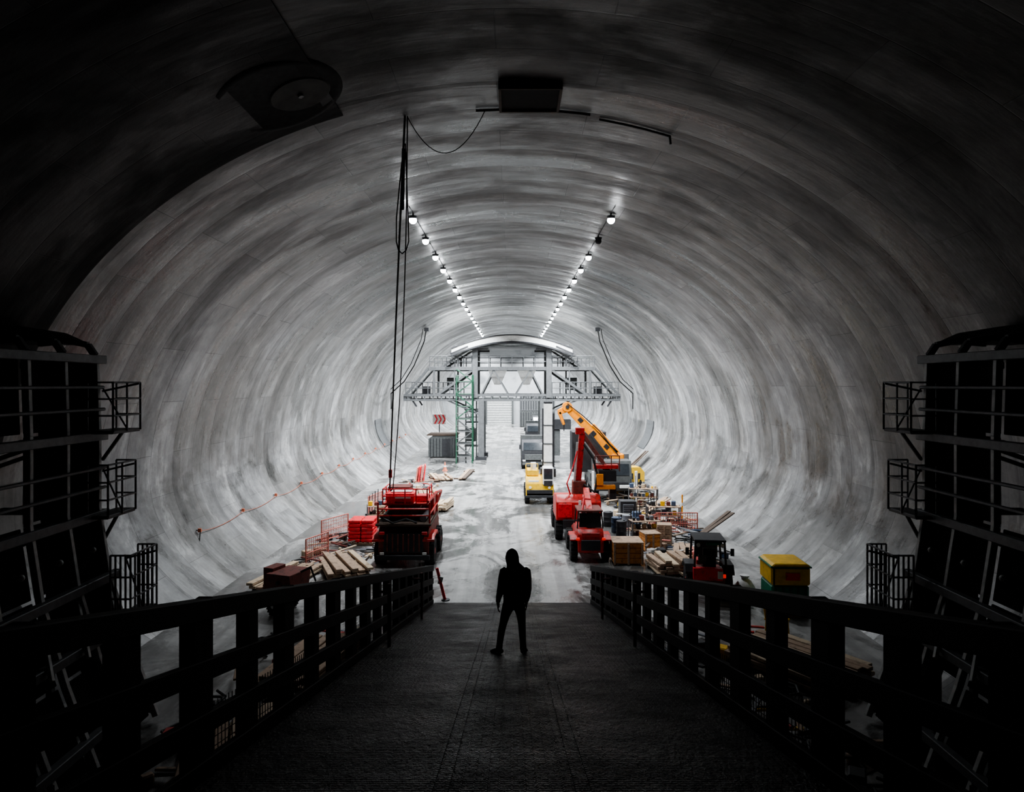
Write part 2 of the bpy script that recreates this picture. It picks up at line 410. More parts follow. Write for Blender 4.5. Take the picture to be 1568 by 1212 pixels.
# ------------------------------------------------------------------ side formwork near the portal
for s in (-1, 1):
    b = B('tunnel_formwork')
    prof = [(8.55, 7.5), (8.5, 6.0), (8.5, 4.4), (8.3, 3.1), (7.85, 1.6), (7.3, 0.12)]
    ys = [4.0+i for i in range(11)]
    for y in ys:
        for (xa, za), (xb, zb) in zip(prof, prof[1:]):
            b.beam((s*xa, y, za), (s*xb, y, zb), 0.12, 0.09, 'pale_steel')
        pa = [(s*8.55, y, 7.5), (s*8.7, y, 7.72), (s*9.1, y, 7.8), (s*9.7, y, 7.74)]
        for p, q in zip(pa, pa[1:]): b.beam(p, q, 0.12, 0.1, 'dark_metal')
        b.beam((s*8.6, y, 5.9), (s*10.6, y, 5.2), 0.08, 0.08, 'dark_metal')
        b.beam((s*8.5, y, 4.3), (s*10.3, y, 3.5), 0.08, 0.08, 'dark_metal')
        b.beam((s*8.0, y, 1.9), (s*9.6, y, 1.2), 0.08, 0.08, 'dark_metal')
        b.sph((s*8.38, y-0.35, 3.6), 0.06, 'pale_steel')
        b.beam((s*8.3, y, 2.9), (s*7.75, y-0.5, 1.9), 0.07, 0.07, 'pale_steel')
    for (x, z) in ((8.5, 7.42), (8.47, 5.85), (8.44, 4.25), (8.2, 3.0), (7.95, 2.0), (7.45, 0.6)):
        b.box((s*x, 9, z), (0.16, 10.4, 0.17), 'grey_steel')
    for (x, z) in ((8.44, 6.85), (8.42, 6.4), (8.4, 5.2), (8.4, 4.8)):
        b.cyl((s*x, 3.9, z), (s*x, 14.1, z), 0.035, 'grey_steel', 6)
    off = 0.12
    for (xa, za), (xb, zb) in zip(prof, prof[1:]):
        for y in ys[:-1]:
            if random.random() < 0.9:
                xm, zm = (xa+xb)/2+off, (za+zb)/2
                L = math.hypot(xb-xa, zb-za); th = math.atan2(xb-xa, zb-za)
                b.box((s*xm, y+0.5, zm), (0.04, 0.9, L*0.96), 'dark_panel', (0, s*th, 0))
    for x, z in ((8.9, 7.3), (9.3, 4.3), (8.6, 2.0)):
        b.box((s*(x+0.6), 14.05, z), (1.2, 0.12, 0.14), 'dark_metal')
    for (xa, za), (xb, zb) in zip(prof, prof[1:]):
        b.prism([(s*(xa+0.05), za), (s*(xb+0.05), zb), (s*(xb+1.3), zb), (s*(xa+1.3), za)], 14.12, 14.16, 'dark_panel', axis='y', bev=0)
    for x in (8.75, 9.5):
        b.beam((s*x, 14.05, 0), (s*x, 14.05, 7.4), 0.12, 0.12, 'dark_metal')
    b.beam((s*8.75, 14.1, 4.4), (s*9.6, 14.1, 7.3), 0.07, 0.07, 'dim_steel')
    b.beam((s*8.75, 14.1, 4.2), (s*9.6, 14.1, 1.6), 0.07, 0.07, 'dim_steel')
    b.done()
    for (xi, zf, h, n) in ((7.95, 5.95, 1.0, 2), (8.05, 4.25, 1.05, 2), (7.6, 2.2, 1.3, 5)):
        b = B('access_platform')
        xo = 8.46 if n == 2 else 8.0
        xm = (xi+xo)/2
        b.box((s*xm, 14.1, zf), (xo-xi, 1.0, 0.07), 'dark_metal')
        for yy in (13.6, 14.6):
            b.rail((s*xi, yy, zf), (s*xo, yy, zf), h, 'grey_steel', 0.02, 1 if n == 2 else 4, 3)
        b.rail((s*xi, 13.6, zf), (s*xi, 14.6, zf), h, 'grey_steel', 0.02, 2 if n == 2 else 6, 3)
        b.beam((s*(xi+0.1), 14.1, zf-0.03), (s*xo, 14.1, zf-0.6), 0.06, 0.06, 'dark_metal')
        b.beam((s*(xi-0.25), 14.1, zf+h-0.02), (s*(xo), 14.1, zf+h-0.18), 0.04, 0.04, 'dark_metal')
        b.beam((s*xi, 14.1, zf+0.05), (s*xo, 14.1, zf+h-0.1), 0.03, 0.03, 'dark_metal')
        b.done()

# ------------------------------------------------------------------ ceiling items
b = B('ceiling_hatch')
zc = 13.74
b.box((0.42, 16.15, zc-0.02), (1.35, 1.25, 0.14), 'dark_panel')
for x in (-0.28, 1.12): b.box((x, 16.15, zc-0.04), (0.07, 1.35, 0.2), 'dark_timber')
for y in (15.5, 16.8): b.box((0.42, y, zc-0.04), (1.45, 0.07, 0.2), 'dark_timber')
b.done()
b = B('ceiling_conduit')
b.tube([(x, 17.0, ceil_z(x)-0.05) for x in (-0.9, -0.3, 0.4, 1.2, 1.6, 1.95)], 0.035, 'cable_black')
b.tube([(x, 17.1+0.05*x, ceil_z(x)-0.05) for x in (2.2, 2.8, 3.3, 3.8, 4.0)]+[(4.02, 17.3, ceil_z(4.0)-0.25)], 0.03, 'cable_black')
b.done()
b = B('round_vent_flange')
c = Vector((0, 0, 0))
b.lathe(c, [(-0.02, 1.2), (-0.035, 1.24), (-0.035, 1.36), (0.0, 1.42), (0.06, 1.42)], 'dark_concrete', 'z', 40)
b.lathe(c, [(-0.015, 0.05), (-0.015, 1.1), (0.0, 1.18)], 'dark_concrete', 'z', 40)
b.lathe(Vector((0.45, 0.1, 0)), [(-0.04, 0.3), (-0.05, 0.62), (0.0, 0.68)], 'stained_concrete', 'z', 30)
b.cyl((0.45, 0.1, -0.09), (0.45, 0.1, 0), 0.06, 'dark_metal')
x = -4.9; z = ceil_z(x, 0.05); th = math.atan2(-x/AX**2, (z-ZC)/BU**2)
b.done((x, 14.3, z), (0, -th, 0))

# ------------------------------------------------------------------ lamps
par = bpy.data.objects.new('ceiling_floodlight_rows', None); COL.objects.link(par)
b = B('floodlight_fixtures'); zt = ceil_z(3.72)
ys = [25.5+3.75*i for i in range(25)]
for s in (-1, 1):
    for i, y in enumerate(ys):
        lit = not (s == 1 and i == 1)
        x = s*3.7
        b.cyl((x, y, zt), (x, y, zt-0.18), 0.03, 'dark_metal', 6)
        b.cyl((x, y-0.02, zt-0.12), (x, y-0.02, zt-0.22), 0.16, 'dark_metal', 14, 0.12)
        b.sph((x, y, zt-0.27), 0.14, 'lamp_lens' if lit else 'dark_metal')
    b.cyl((s*3.7, 24.5, zt-0.03), (s*3.7, 119, zt-0.03), 0.014, 'cable_black', 6)
b.done(parent=par)
PW = 760
for s in (-1, 1):
    for i, y in enumerate(ys):
        if s == 1 and i == 1: continue
        if y > 60 and i % 2: continue
        l = bpy.data.lights.new('floodlight', 'AREA'); l.shape = 'DISK'; l.size = 0.4; l.spread = R(140)
        l.energy = PW*[0.42, 0.65, 0.85, 0.95][min(i, 3)]*(1 if y < 42 else 1.4)*(2.0 if y > 60 else 1); l.color = (0.92, 0.965, 1.0)
        o = bpy.data.objects.new('floodlight', l); COL.objects.link(o); o.parent = par
        o.location = (s*3.7, y, zt-0.42); o.rotation_euler = (R(10), R(-s*12), 0)

# ------------------------------------------------------------------ hanging cables
b = B('hanging_hoist_cables')
A = Vector((-2.65, 16.9, 13.55)); E = Vector((-4.6, 25.7, 3.0))
def sag(p, q, n=14, dn=0.3, dx=0.0):
    p = Vector(p); q = Vector(q); out = []
    for i in range(n+1):
        t = i/n; v = p.lerp(q, t); f = 4*t*(1-t); out.append(v+Vector((dx*f, 0, -dn*f)))
    return out
b.tube(sag(A, E, dn=0.0, dx=-0.02), 0.028, 'cable_black')
b.tube(sag(A+Vector((0.06, 0, 0)), E+Vector((0.12, 0, 0)), dn=0.0, dx=0.12), 0.018, 'cable_black')
P = lambda t: A.lerp(E, t)
lp = [P(0.05), P(0.12)+Vector((-0.06, 0, 0)), P(0.2)+Vector((-0.12, 0, 0)), P(0.25)+Vector((-0.10, 0, 0)), P(0.27)+Vector((-0.03, 0, 0)), P(0.278)+Vector((0.08, 0, 0)), P(0.27)+Vector((0.19, 0, 0)), P(0.25)+Vector((0.25, 0, 0)), P(0.2)+Vector((0.2, 0, 0)), P(0.05)+Vector((0.04, 0, 0))]
b.tube(lp, 0.018, 'cable_black')
b.tube([P(0.06), P(0.18)+Vector((0.03, 0, 0))], 0.05, 'cable_black')
b.tube(sag(A+Vector((0.05, 0, 0)), (-0.65, 16.9, 13.72), 18, 1.0), 0.012, 'cable_black')
b.box(P(0.94), (0.12, 0.12, 0.3), 'bright_red')
b.done()
for s in (-1, 1):
    b = B('wall_cable')
    p = [(s*7.3, 58, 11.5), (s*7.5, 58.3, 10.6), (s*8.6, 60, 8.6), (s*9.8, 62, 7.2), (s*11.2, 64.5, 6.3), (s*11.5, 65, 6.1), (s*11.5, 65, 4.6)]
    b.tube(p, 0.055, 'cable_black'); b.tube([(q[0]+s*0.25, q[1], q[2]+0.2) for q in p[:5]], 0.035, 'cable_black')
    b.box((s*7.25, 58, 11.6), (0.4, 0.4, 0.3), 'dark_metal'); b.done()
b = B('wall_guide_rope')
pts = []; y = 24.8; xx = -(wall_x(1.55)-0.12)
while y < 76:
    pts += sag((xx, y, 1.6), (xx, y+4, 1.6), 6, 0.16)[:-1]
    b.box((xx-0.02, y, 1.62), (0.12, 0.08, 0.14), 'rope_orange'); b.cyl((xx, y, 1.6), (xx-0.15, y, 1.62), 0.02, 'dark_metal', 6)
    y += 4
b.tube(pts, 0.010, 'rope_orange', 5); b.tube([(xx, 24.8, 1.6), (xx+0.1, 24.5, 1.2)], 0.02, 'cable_black'); b.done()
for s, yy in ((-1, 62), (1, 60)):
    b = B('wall_access_plate')
    for q in range(6):
        z0, z1 = 1.4+q*0.4, 1.8+q*0.4
        b.beam((s*(wall_x(z0)-0.06), yy, z0), (s*(wall_x(z1)-0.06), yy, z1), 0.06, 2.8, 'grey_steel')
    b.done()

# ------------------------------------------------------------------ far gantry
b = B('lining_gantry')
for yf in (63.0, 67.0):
    g = 'grey_steel' if yf < 65 else 'dim_steel'
    b.box((0, yf, 5.95), (20.0, 0.3, 0.22), g); b.box((0, yf, 5.5), (20.0, 0.3, 0.18), g)
    for i in range(26): b.box((-9.6+i*0.77, yf, 5.72), (0.1, 0.2, 0.4), g)
    b.box((0, yf, 8.4), (15.4, 0.3, 0.34), g)
    for s in (-1, 1):
        b.box((s*3.4, yf, 8.2), (0.5, 0.45, 5.0), g)
        b.box((s*2.85, yf, 2.8), (0.55, 0.5, 5.6), g); b.box((s*2.85, yf, 0.15), (1.0, 1.0, 0.3), 'dark_metal')
        b.beam((s*7.7, yf, 8.4), (s*9.9, yf, 5.9), 0.2, 0.2, g)
        b.beam((s*3.6, yf, 8.3), (s*7.0, yf, 5.9), 0.22, 0.22, g)
        b.beam((s*7.2, yf, 8.3), (s*7.2, yf, 5.9), 0.2, 0.2, g)
        b.beam((s*5.3, yf, 8.3), (s*5.3, yf, 5.9), 0.14, 0.14, g)
        b.beam((s*3.6, yf, 10.4), (s*6.6, yf, 8.5), 0.18, 0.18, g)
        b.beam((s*5.0, yf, 9.5), (s*5.0, yf, 8.5), 0.15, 0.15, g)
        b.beam((s*2.9, yf, 5.9), (s*1.7, yf, 8.3), 0.13, 0.13, g); b.beam((s*0.3, yf, 5.9), (s*1.7, yf, 8.3), 0.13, 0.13, g)
        b.beam((s*6, yf, 5.5), (s*3.1, yf, 4.2), 0.16, 0.16, g)
        b.beam((s*9.2, yf, 5.5), (s*8.8, yf, 4.9), 0.14, 0.14, 'dark_metal')
        b.rail((s*3.7, yf, 6.05), (s*9.8, yf, 6.05), 1.1, g, 0.045, 6, 2)
        b.rail((s*3.7, yf, 8.55), (s*7.6, yf, 8.55), 1.0, g, 0.045, 5, 2)
        b.box((s*3.4, yf, 10.2), (2.4, 0.3, 0.2), g)
    b.rail((-3.2, yf, 8.55), (3.2, yf, 8.55), 1.0, g, 0.04, 6, 2)
n = 20; pr = []
for i in range(n+1):
    u = -5.5+11.0*i/n; pr.append((u, 11.45-1.25*(u/5.5)**2))
lo = [(u, z-0.6) for u, z in pr][::-1]
b.prism(pr+lo, 62.0, 68.2, 'white_paint', axis='y', bev=0)
for pA, pB in zip(pr, pr[1:]):
    b.beam((pA[0], 61.95, pA[1]), (pB[0], 61.95, pB[1]), 0.1, 0.12, 'dark_metal'); b.beam((pA[0], 61.95, pA[1]-0.66), (pB[0], 61.95, pB[1]-0.66), 0.16, 0.14, 'dark_metal')
b.box((0, 62.2, 10.45), (10.4, 0.2, 0.16), 'dim_steel'); b.box((0, 65, 10.4), (7.2, 5.5, 0.1), 'dark_metal')
for s in (-1, 1):
    b.beam((s*5.6, 62, 9.7), (s*4.0, 62, 10.4), 0.14, 0.14, 'dark_metal')
    for z in (5.75, 8.4): b.box((s*3.4, 65, z), (0.3, 4, 0.35), 'grey_steel')
    b.box((s*6.5, 65, 5.95), (6.2, 3.6, 0.08), 'dim_steel')
    b.box((s*5.6, 65, 8.5), (4.0, 3.6, 0.08), 'dim_steel')
    b.box((s*2.85, 65, 0.6), (0.4, 4, 0.4), 'dark_metal')
    b.box((s*9.9, 65, 5.75), (0.25, 4, 0.35), 'grey_steel')
    b.box((s*5.8, 66, 7.0), (0.9, 0.8, 1.2), 'dim_steel'); b.box((s*8.2, 65.5, 6.4), (0.7, 0.8, 0.7), 'dark_metal')
    b.prism([(s*0.5, 8.3), (s*2.3, 8.3), (s*1.7, 6.9), (s*1.1, 6.9)], 65.8, 66.6, 'white_paint', axis='y')
b.box((-3.6, 64.5, 3.4), (1.4, 1.4, 0.1), 'dim_steel'); b.box((-3.9, 64.5, 2.2), (1.0, 1.0, 1.2), 'dim_steel')
b.rail((-4.3, 63.8, 3.4), (-2.9, 63.8, 3.4), 1.0, 'grey_steel', 0.045, 3, 2)
for z in (1.2, 4.6): b.box((-3.7, 64.2, z), (1.5, 1.2, 0.1), 'dim_steel')
for x in (-4.3, -3.3): b.cyl((x, 63.6, 0), (x, 63.6, 5.6), 0.07, 'dim_steel', 6)
b.beam((-4.3, 63.6, 0.2), (-3.3, 63.6, 2.4), 0.06, 0.06, 'dim_steel'); b.beam((-3.3, 63.6, 2.4), (-4.3, 63.6, 4.6), 0.06, 0.06, 'dim_steel')
b.box((3.9, 64.4, 1.5), (1.2, 1.2, 2.4), 'dim_steel'); b.box((4.6, 64.2, 3.2), (1.8, 1.2, 0.9), 'dark_metal')
b.done()
b = B('scaffold_stair_tower')
for x in (-4.9, -3.5):
    for y in (60.0, 61.7): b.cyl((x, y, 0), (x, y, 7.8), 0.055, 'dark_green', 6)
for q in range(7):
    z = 0.6+q*1.1; kk = 'dark_green' if q > 2 else 'dim_steel'
    for y in (60.0, 61.7): b.cyl((-4.9, y, z), (-3.5, y, z), 0.045, kk, 6)
    b.beam((-4.9 if q % 2 else -3.5, 60.1, z), (-3.5 if q % 2 else -4.9, 60.1, z+1.1), 0.1, 0.3, kk)
    b.box((-4.2, 60.9, z), (1.4, 1.6, 0.05), 'dim_steel')
    b.cyl((-4.9, 59.9, z+0.5), (-3.5, 59.9, z+0.5), 0.03, 'dim_steel', 6)
b.done()
b = B('site_cabin')
b.prism([(-7.9, 0.1), (-5.3, 0.1), (-5.3, 2.1), (-7.5, 2.1), (-7.9, 1.8)], 64.5, 67.5, 'dim_steel', axis='y')
for i in range(9): b.box((-7.7+i*0.29, 64.46, 1.0), (0.06, 0.06, 1.7), 'dark_metal')
b.box((-6.2, 64.45, 1.0), (0.8, 0.05, 1.6), 'dark_metal'); b.box((-6.6, 66, 2.16), (2.9, 3.2, 0.1), 'dark_timber'); b.done()
b = B('chevron_sign')
b.box((-7.3, 68.5, 3.45), (1.3, 0.06, 1.0), 'white_paint'); b.cyl((-7.3, 68.55, 0), (-7.3, 68.55, 3), 0.05, 'dim_steel')
for i in range(3):
    x = -7.75+i*0.4
    b.beam((x, 68.45, 3.0), (x+0.25, 68.45, 3.45), 0.14, 0.03, 'bright_red'); b.beam((x+0.25, 68.45, 3.45), (x, 68.45, 3.9), 0.14, 0.03, 'bright_red')
b.done()
def dump_truck(name, x, y, sc=1.0, c='dark_metal', c2='dim_steel'):
    b = B(name)
    b.box((0, 1.2, 0.75), (1.7, 5, 0.3), 'dark_metal')
    b.prism([(-1.3, 0.7), (0.3, 0.7), (0.3, 2.5), (-0.9, 2.5), (-1.3, 1.6)], -1.0, 1.0, c)
    b.box((0, -1.16, 1.95), (1.7, 0.08, 0.7), 'glass_dark', (-0.4, 0, 0)); b.box((0, -1.33, 1.05), (1.5, 0.06, 0.5), c2)
    for s in (-1, 1):
        b.box((s*0.8, -1.36, 0.75), (0.25, 0.06, 0.15), 'white_paint'); b.box((s*1.15, -0.9, 1.9), (0.15, 0.08, 0.4), 'dark_metal')
        for yy in (-0.5, 2.2, 3.3): b.wheel((s*0.85, yy, 0.48), 0.48, 0.34)
    b.prism([(0.5, 1.0), (3.8, 1.0), (4.2, 2.6), (0.4, 2.8)], -1.05, 1.05, c2)
    b.box((0, -1.38, 0.5), (1.9, 0.12, 0.2), c2)
    o = b.done((x, y, 0)); o.scale = (sc,)*3; return o
dump_truck('dump_truck', 1.75, 57.0, 0.95)
dump_truck('dump_truck', 2.6, 78, 1.0)
dump_truck('dump_truck', 3.9, 98, 1.0)

# ------------------------------------------------------------------ left red shotcrete machine
def red_machine():
    b = B('shotcrete_machine')
    b.prism([(0, 0.45), (3.6, 0.45), (3.6, 1.2), (3.0, 1.55), (0.25, 1.55), (0, 1.3)], -0.95, 0.95, 'rusty_red')
    b.box((0, -0.04, 0.95), (1.5, 0.08, 0.75), 'dark_metal')
    for i in range(7): b.box((-0.6+i*0.2, -0.09, 0.95), (0.06, 0.05, 0.65), 'rusty_red')
    b.box((0, -0.05, 0.4), (2.0, 0.16, 0.18), 'dark_metal')
    for s in (-1, 1):
        b.wheel((s*0.95, 0.6, 0.5), 0.5, 0.42, 'red_paint'); b.wheel((s*0.95, 2.8, 0.5), 0.5, 0.42, 'red_paint')
        b.prism([(-0.1, 1.0), (0.1, 1.15), (1.1, 1.15), (1.3, 1.0), (1.3, 1.08), (1.1, 1.22), (0.1, 1.22), (-0.1, 1.08)], s*0.95-0.22, s*0.95+0.22, 'red_paint', bev=0)
        b.box((s*0.8, -0.1, 1.32), (0.2, 0.06, 0.1), 'bright_red'); b.box((s*0.8, -0.1, 0.55), (0.16, 0.06, 0.1), 'white_paint')
        b.cyl((s*0.98, 0.05, 1.5), (s*0.98, 0.05, 2.45), 0.035, 'red_paint', 8); b.cyl((s*0.98, 2.6, 1.5), (s*0.98, 2.6, 2.45), 0.035, 'red_paint', 8)
        b.cyl((s*0.98, 0.05, 2.0), (s*0.98, 2.6, 2.0), 0.03, 'red_paint', 8)
    b.box((0, 1.3, 1.62), (2.1, 2.8, 0.08), 'dark_timber')
    for z in (1.95, 2.2): b.cyl((-0.98, 0.05, z), (0.98, 0.05, z), 0.03, 'red_paint', 8)
    b.prism([(-0.45, 1.66), (0.35, 1.66), (0.6, 2.3), (-0.7, 2.3)], 0.6, 1.8, 'rusty_red', axis='y')
    b.box((0.0, 1.1, 2.33), (1.75, 1.5, 0.07), 'red_paint'); b.box((-0.2, 0.75, 2.55), (1.05, 0.6, 0.34), 'bright_red'); b.box((0.6, 0.9, 2.5), (0.4, 0.5, 0.25), 'bright_red')
    b.box((-0.1, 0.43, 2.58), (0.6, 0.04, 0.1), 'white_paint'); b.box((-0.2, 0.9, 2.75), (0.8, 0.5, 0.05), 'white_paint')
    b.rail((-0.85, 0.35, 2.36), (0.85, 0.35, 2.36), 0.55, 'bright_red', 0.025, 4, 2); b.rail((-0.85, 0.35, 2.36), (-0.85, 1.8, 2.36), 0.55, 'bright_red', 0.025, 2, 2); b.rail((0.85, 0.35, 2.36), (0.85, 1.8, 2.36), 0.55, 'bright_red', 0.025, 2, 2)
    b.cyl((-0.75, 0.3, 1.8), (-0.75, 1.8, 1.8), 0.16, 'dim_steel', 14); b.cyl((0.7, 0.3, 1.8), (0.7, 1.5, 1.8), 0.13, 'grey_plastic', 14)
    b.box((0.55, 2.2, 2.0), (0.8, 0.9, 0.7), 'red_paint'); b.box((-0.5, 2.4, 2.2), (0.9, 0.9, 1.1), 'rusty_red'); b.box((-0.5, 1.94, 2.4), (0.7, 0.04, 0.5), 'glass_dark')
    b.tube([(0.9, 0.2, 2.45), (1.1, 1.2, 2.65), (1.15, 2.6, 2.5), (0.9, 3.5, 1.9)], 0.06, 'red_paint')
    b.tube([(-0.9, 0.1, 1.9), (-0.4, -0.1, 1.7), (0.1, -0.05, 1.85), (0.5, 0, 1.7)], 0.04, 'cable_black')
    return b
red_machine().done((-4.1, 25.8, 0))

# ------------------------------------------------------------------ clutter makers
def timber_stack(x, y, w, l, layers, rot=0, k='timber', name='timber_stack', messy=0.05):
    b = B(name); t = 0.09; n = max(2, int(w/0.24))
    for j in range(layers):
        for i in range(n):
            if j == layers-1 and random.random() < 0.3: continue
            b.box((-w/2+(i+0.5)*w/n, random.uniform(-1, 1)*messy*2, 0.1+j*0.11+t/2), (w/n*0.86, l*random.uniform(0.85, 1), t), random.choice([k, k, 'pale_timber', 'timber']), (0, 0, random.uniform(-1, 1)*messy))
    for yy in (-l*0.35, l*0.35): b.box((0, yy, 0.05), (w, 0.1, 0.1), 'dark_timber')
    return b.done((x, y, 0), (0, 0, R(rot)))
def pallet_load(x, y, w, h, k, rot=0, name='pallet_load'):
    b = B(name)
    for i in range(5): b.box((-w/2+w*(i+0.5)/5, 0, 0.13), (w/5*0.8, w, 0.025), 'timber')
    for yy in (-w*0.42, 0, w*0.42): b.box((0, yy, 0.06), (w, 0.1, 0.1), 'timber')
    nl = max(2, int(h/0.14))
    for j in range(nl):
        for i in range(2):
            for q in range(2):
                b.box((-w/4+i*w/2, -w/4+q*w/2, 0.15+(j+0.5)*h/nl), (w/2*0.94, w/2*0.94, h/nl*0.92), k, (0, 0, random.uniform(-.06, .06)), 0.03)
    return b.done((x, y, 0), (0, 0, R(rot)))
def crate(x, y, w, d, h, k='orange_timber', rot=0, name='timber_crate'):
    b = B(name)
    b.box((0, 0, h/2+0.04), (w*0.94, d*0.94, h*0.94), k)
    for i in range(4):
        z = 0.08+(i+0.5)*h/4
        for s in (-1, 1): b.box((0, s*d/2*0.96, z), (w, 0.03, h/4*0.86), k); b.box((s*w/2*0.96, 0, z), (0.03, d, h/4*0.86), k)
    for sx in (-1, 0, 1):
        for sy in (-1, 1): b.box((sx*w*0.46, sy*d*0.51, h/2+0.04), (0.08, 0.04, h), 'timber')
    b.box((0, 0, h+0.07), (w*1.03, d*1.03, 0.04), 'timber')
    for s in (-1, 1): b.box((s*w*0.35, 0, 0.04), (0.1, d, 0.08), 'dark_timber')
    return b.done((x, y, 0), (0, 0, R(rot)))
def fence(x, y, w, h, k='pink_mesh', rot=0, name='mesh_barrier'):
    b = B(name); n = int(w/0.11)
    for s in (-1, 1):
        b.cyl((s*w/2, 0, 0.0), (s*w/2, 0, h), 0.03, k, 8); b.box((s*w*0.4, 0, 0.03), (0.1, 0.5, 0.05), 'dark_metal')
    for z in (0.12, h*0.5, h): b.cyl((-w/2, 0, z), (w/2, 0, z), 0.025, k, 8)
    for i in range(1, n): b.cyl((-w/2+i*w/n, 0, 0.12), (-w/2+i*w/n, 0, h), 0.012, k, 5)
    for j in range(1, 7): b.cyl((-w/2, 0, h*j/7), (w/2, 0, h*j/7), 0.01, k, 5)
    return b.done((x, y, 0), (0, 0, R(rot)))
def barrel(x, y, k='blue_plastic', r=0.29, h=0.88, name='oil_drum'):
    b = B(name)
    b.lathe((0, 0, 0), [(0, r*0.95), (0.02, r), (h*0.32, r), (h*0.34, r*1.04), (h*0.36, r), (h*0.64, r), (h*0.66, r*1.04), (h*0.68, r), (h*0.98, r), (h, r*0.95)], k, 'z')
    b.cyl((r*0.5, 0, h-0.01), (r*0.5, 0, h+0.03), 0.04, 'dark_metal', 8); return b.done((x, y, 0))
def lean_planks(x0, x1, y, k='timber', n=3, name='leaning_planks', z1=1.2):
    b = B(name)
    for i in range(n):
        b.beam((x0+random.uniform(-.2, .2), y+i*0.35, 0.05), (x1+random.uniform(-.1, .1), y+0.3*i+0.5, z1*random.uniform(0.85, 1)), 0.05, 0.3, k)
    b.done()
def rubble(x, y, w, l, name, ks, n=26, zmax=0.3):
    b = B(name)
    for i in range(n):
        p = (random.uniform(-w/2, w/2), random.uniform(-l/2, l/2), random.uniform(0.05, zmax))
        r_ = random.random()
        if r_ < 0.6:
            a = random.uniform(0, math.pi); L = random.uniform(0.4, 1.4)
            b.box(p, (L, 0.1, 0.05), random.choice(ks), (random.uniform(-.1, .1), random.uniform(-.12, .12), a))
        elif r_ < 0.85:
            e = random.uniform(0.1, 0.32); b.box((p[0], p[1], e/2), (e, e*random.uniform(.6, 1.4), e), random.choice(ks), (0, 0, random.uniform(0, 3)), 0.03)
        else:
            pp = [(p[0]+0.35*math.cos(t*1.1), p[1]+0.35*math.sin(t*1.1), 0.04+0.02*t) for t in range(8)]; b.tube(pp, 0.03, 'cable_black')
    b.done((x, y, 0))
def tool_rack(x, y, w, h, rot=0, k='grey_steel'):
    b = B('tool_rack')
    for sx in (-1, 1):
        for sy in (-0.3, 0.3): b.box((sx*w/2, sy, h/2), (0.06, 0.06, h), k)
    for j in range(3):
        z = 0.12+j*(h-0.15)/2; b.box((0, 0, z), (w, 0.62, 0.04), 'timber')
        xx = -w/2+0.15
        while xx < w/2-0.1 and j < 3:
            e = random.uniform(0.12, 0.26); b.box((xx, random.uniform(-.1, .1), z+0.02+e/2), (e*0.9, e, e), random.choice(['blue_plastic', 'grey_plastic', 'rusty_red', 'dark_metal', 'pale_timber', 'yellow_paint']), (0, 0, random.uniform(-.2, .2)), 0.02); xx += e+0.05
    for i in range(4): b.cyl((-w/2+0.1+i*0.12, 0.2, 0.1), (-w/2+0.1+i*0.14, 0.25, h+0.45+0.1*i), 0.02, 'dark_metal', 6)
    b.done((x, y, 0), (0, 0, R(rot)))
TK = ['timber', 'pale_timber', 'timber', 'dark_timber', 'grey_plastic', 'dark_metal']

# left side
timber_stack(-6.3, 25.4, 1.5, 3.0, 3, 25, 'timber')
timber_stack(-7.9, 24.0, 1.4, 3.0, 2, -10, 'timber')
timber_stack(-5.0, 39.5, 1.4, 2.4, 6, 12, 'timber')
timber_stack(-3.9, 38.0, 1.0, 2.0, 4, -8, 'pale_timber')
timber_stack(-3.6, 52, 0.9, 6.0, 1, -6, 'dark_timber')
timber_stack(-5.2, 50, 1.4, 3.0, 2, 16, 'timber')
pallet_load(-6.5, 29.8, 1.1, 0.95, 'bright_red')
pallet_load(-5.3, 31.5, 1.1, 1.15, 'red_paint', 10)
pallet_load(-6.7, 36, 1.0, 0.5, 'pale_timber', 6)
fence(-7.5, 26.3, 1.4, 1.1, 'pink_mesh', 70); fence(-7.9, 30.5, 1.8, 1.0, 'pink_mesh', 65)
fence(-7.4, 37, 2.0, 1.0, 'pink_mesh', 80)
tool_rack(-6.4, 33.6, 1.4, 1.0, 12)
b = B('stacked_barriers')
for i in range(4): b.box((i*0.16-0.3, 0, 0.55+0.05*i), (0.09, 1.0, 1.1), 'bright_red' if i % 2 else 'pink_mesh', (0, 0.12, 0.05*i))
b.box((0, 0, 0.03), (1.0, 1.1, 0.06), 'timber'); b.done((-6.4, 48.5, 0))
rubble(-6.9, 28, 2.6, 6, 'scattered_timber_offcuts', TK+['rusty_red'], 50)
rubble(-6.2, 44, 2.6, 11, 'scattered_timber_offcuts', TK+['red_paint'], 60)
b = B('traffic_cone')
b.lathe((0, 0, 0), [(0.03, 0.16), (0.35, 0.09), (0.7, 0.03)], 'rope_orange', 'z', 16); b.box((0, 0, 0.02), (0.42, 0.42, 0.04), 'rope_orange'); b.lathe((0, 0, 0), [(0.3, 0.105), (0.42, 0.082)], 'white_paint', 'z', 16)
b.done((-5.4, 55, 0))
b = B('mortar_mixer')
b.prism([(-0.5, 0.5), (0.5, 0.5), (0.7, 1.25), (-0.7, 1.25)], -0.6, 0.6, 'rusty_red', axis='y'); b.cyl((-0.75, 0, 1.0), (0.75, 0, 1.0), 0.06, 'dark_metal')
for s in (-1, 1): b.wheel((s*0.6, 0.3, 0.3), 0.3, 0.16); b.beam((s*0.5, -0.6, 0), (s*0.5, -0.2, 0.9), 0.08, 0.08, 'dark_metal')
b.box((0, 0.75, 1.0), (0.8, 0.5, 0.7), 'rusty_red'); b.tube([(0, -0.5, 1.2), (0.3, -0.9, 1.35), (0.5, -1.0, 0.9)], 0.04, 'cable_black')
o = b.done((-6.8, 20.8, 0), (0, 0, R(70))); o.scale = (0.75, 0.7, 1)
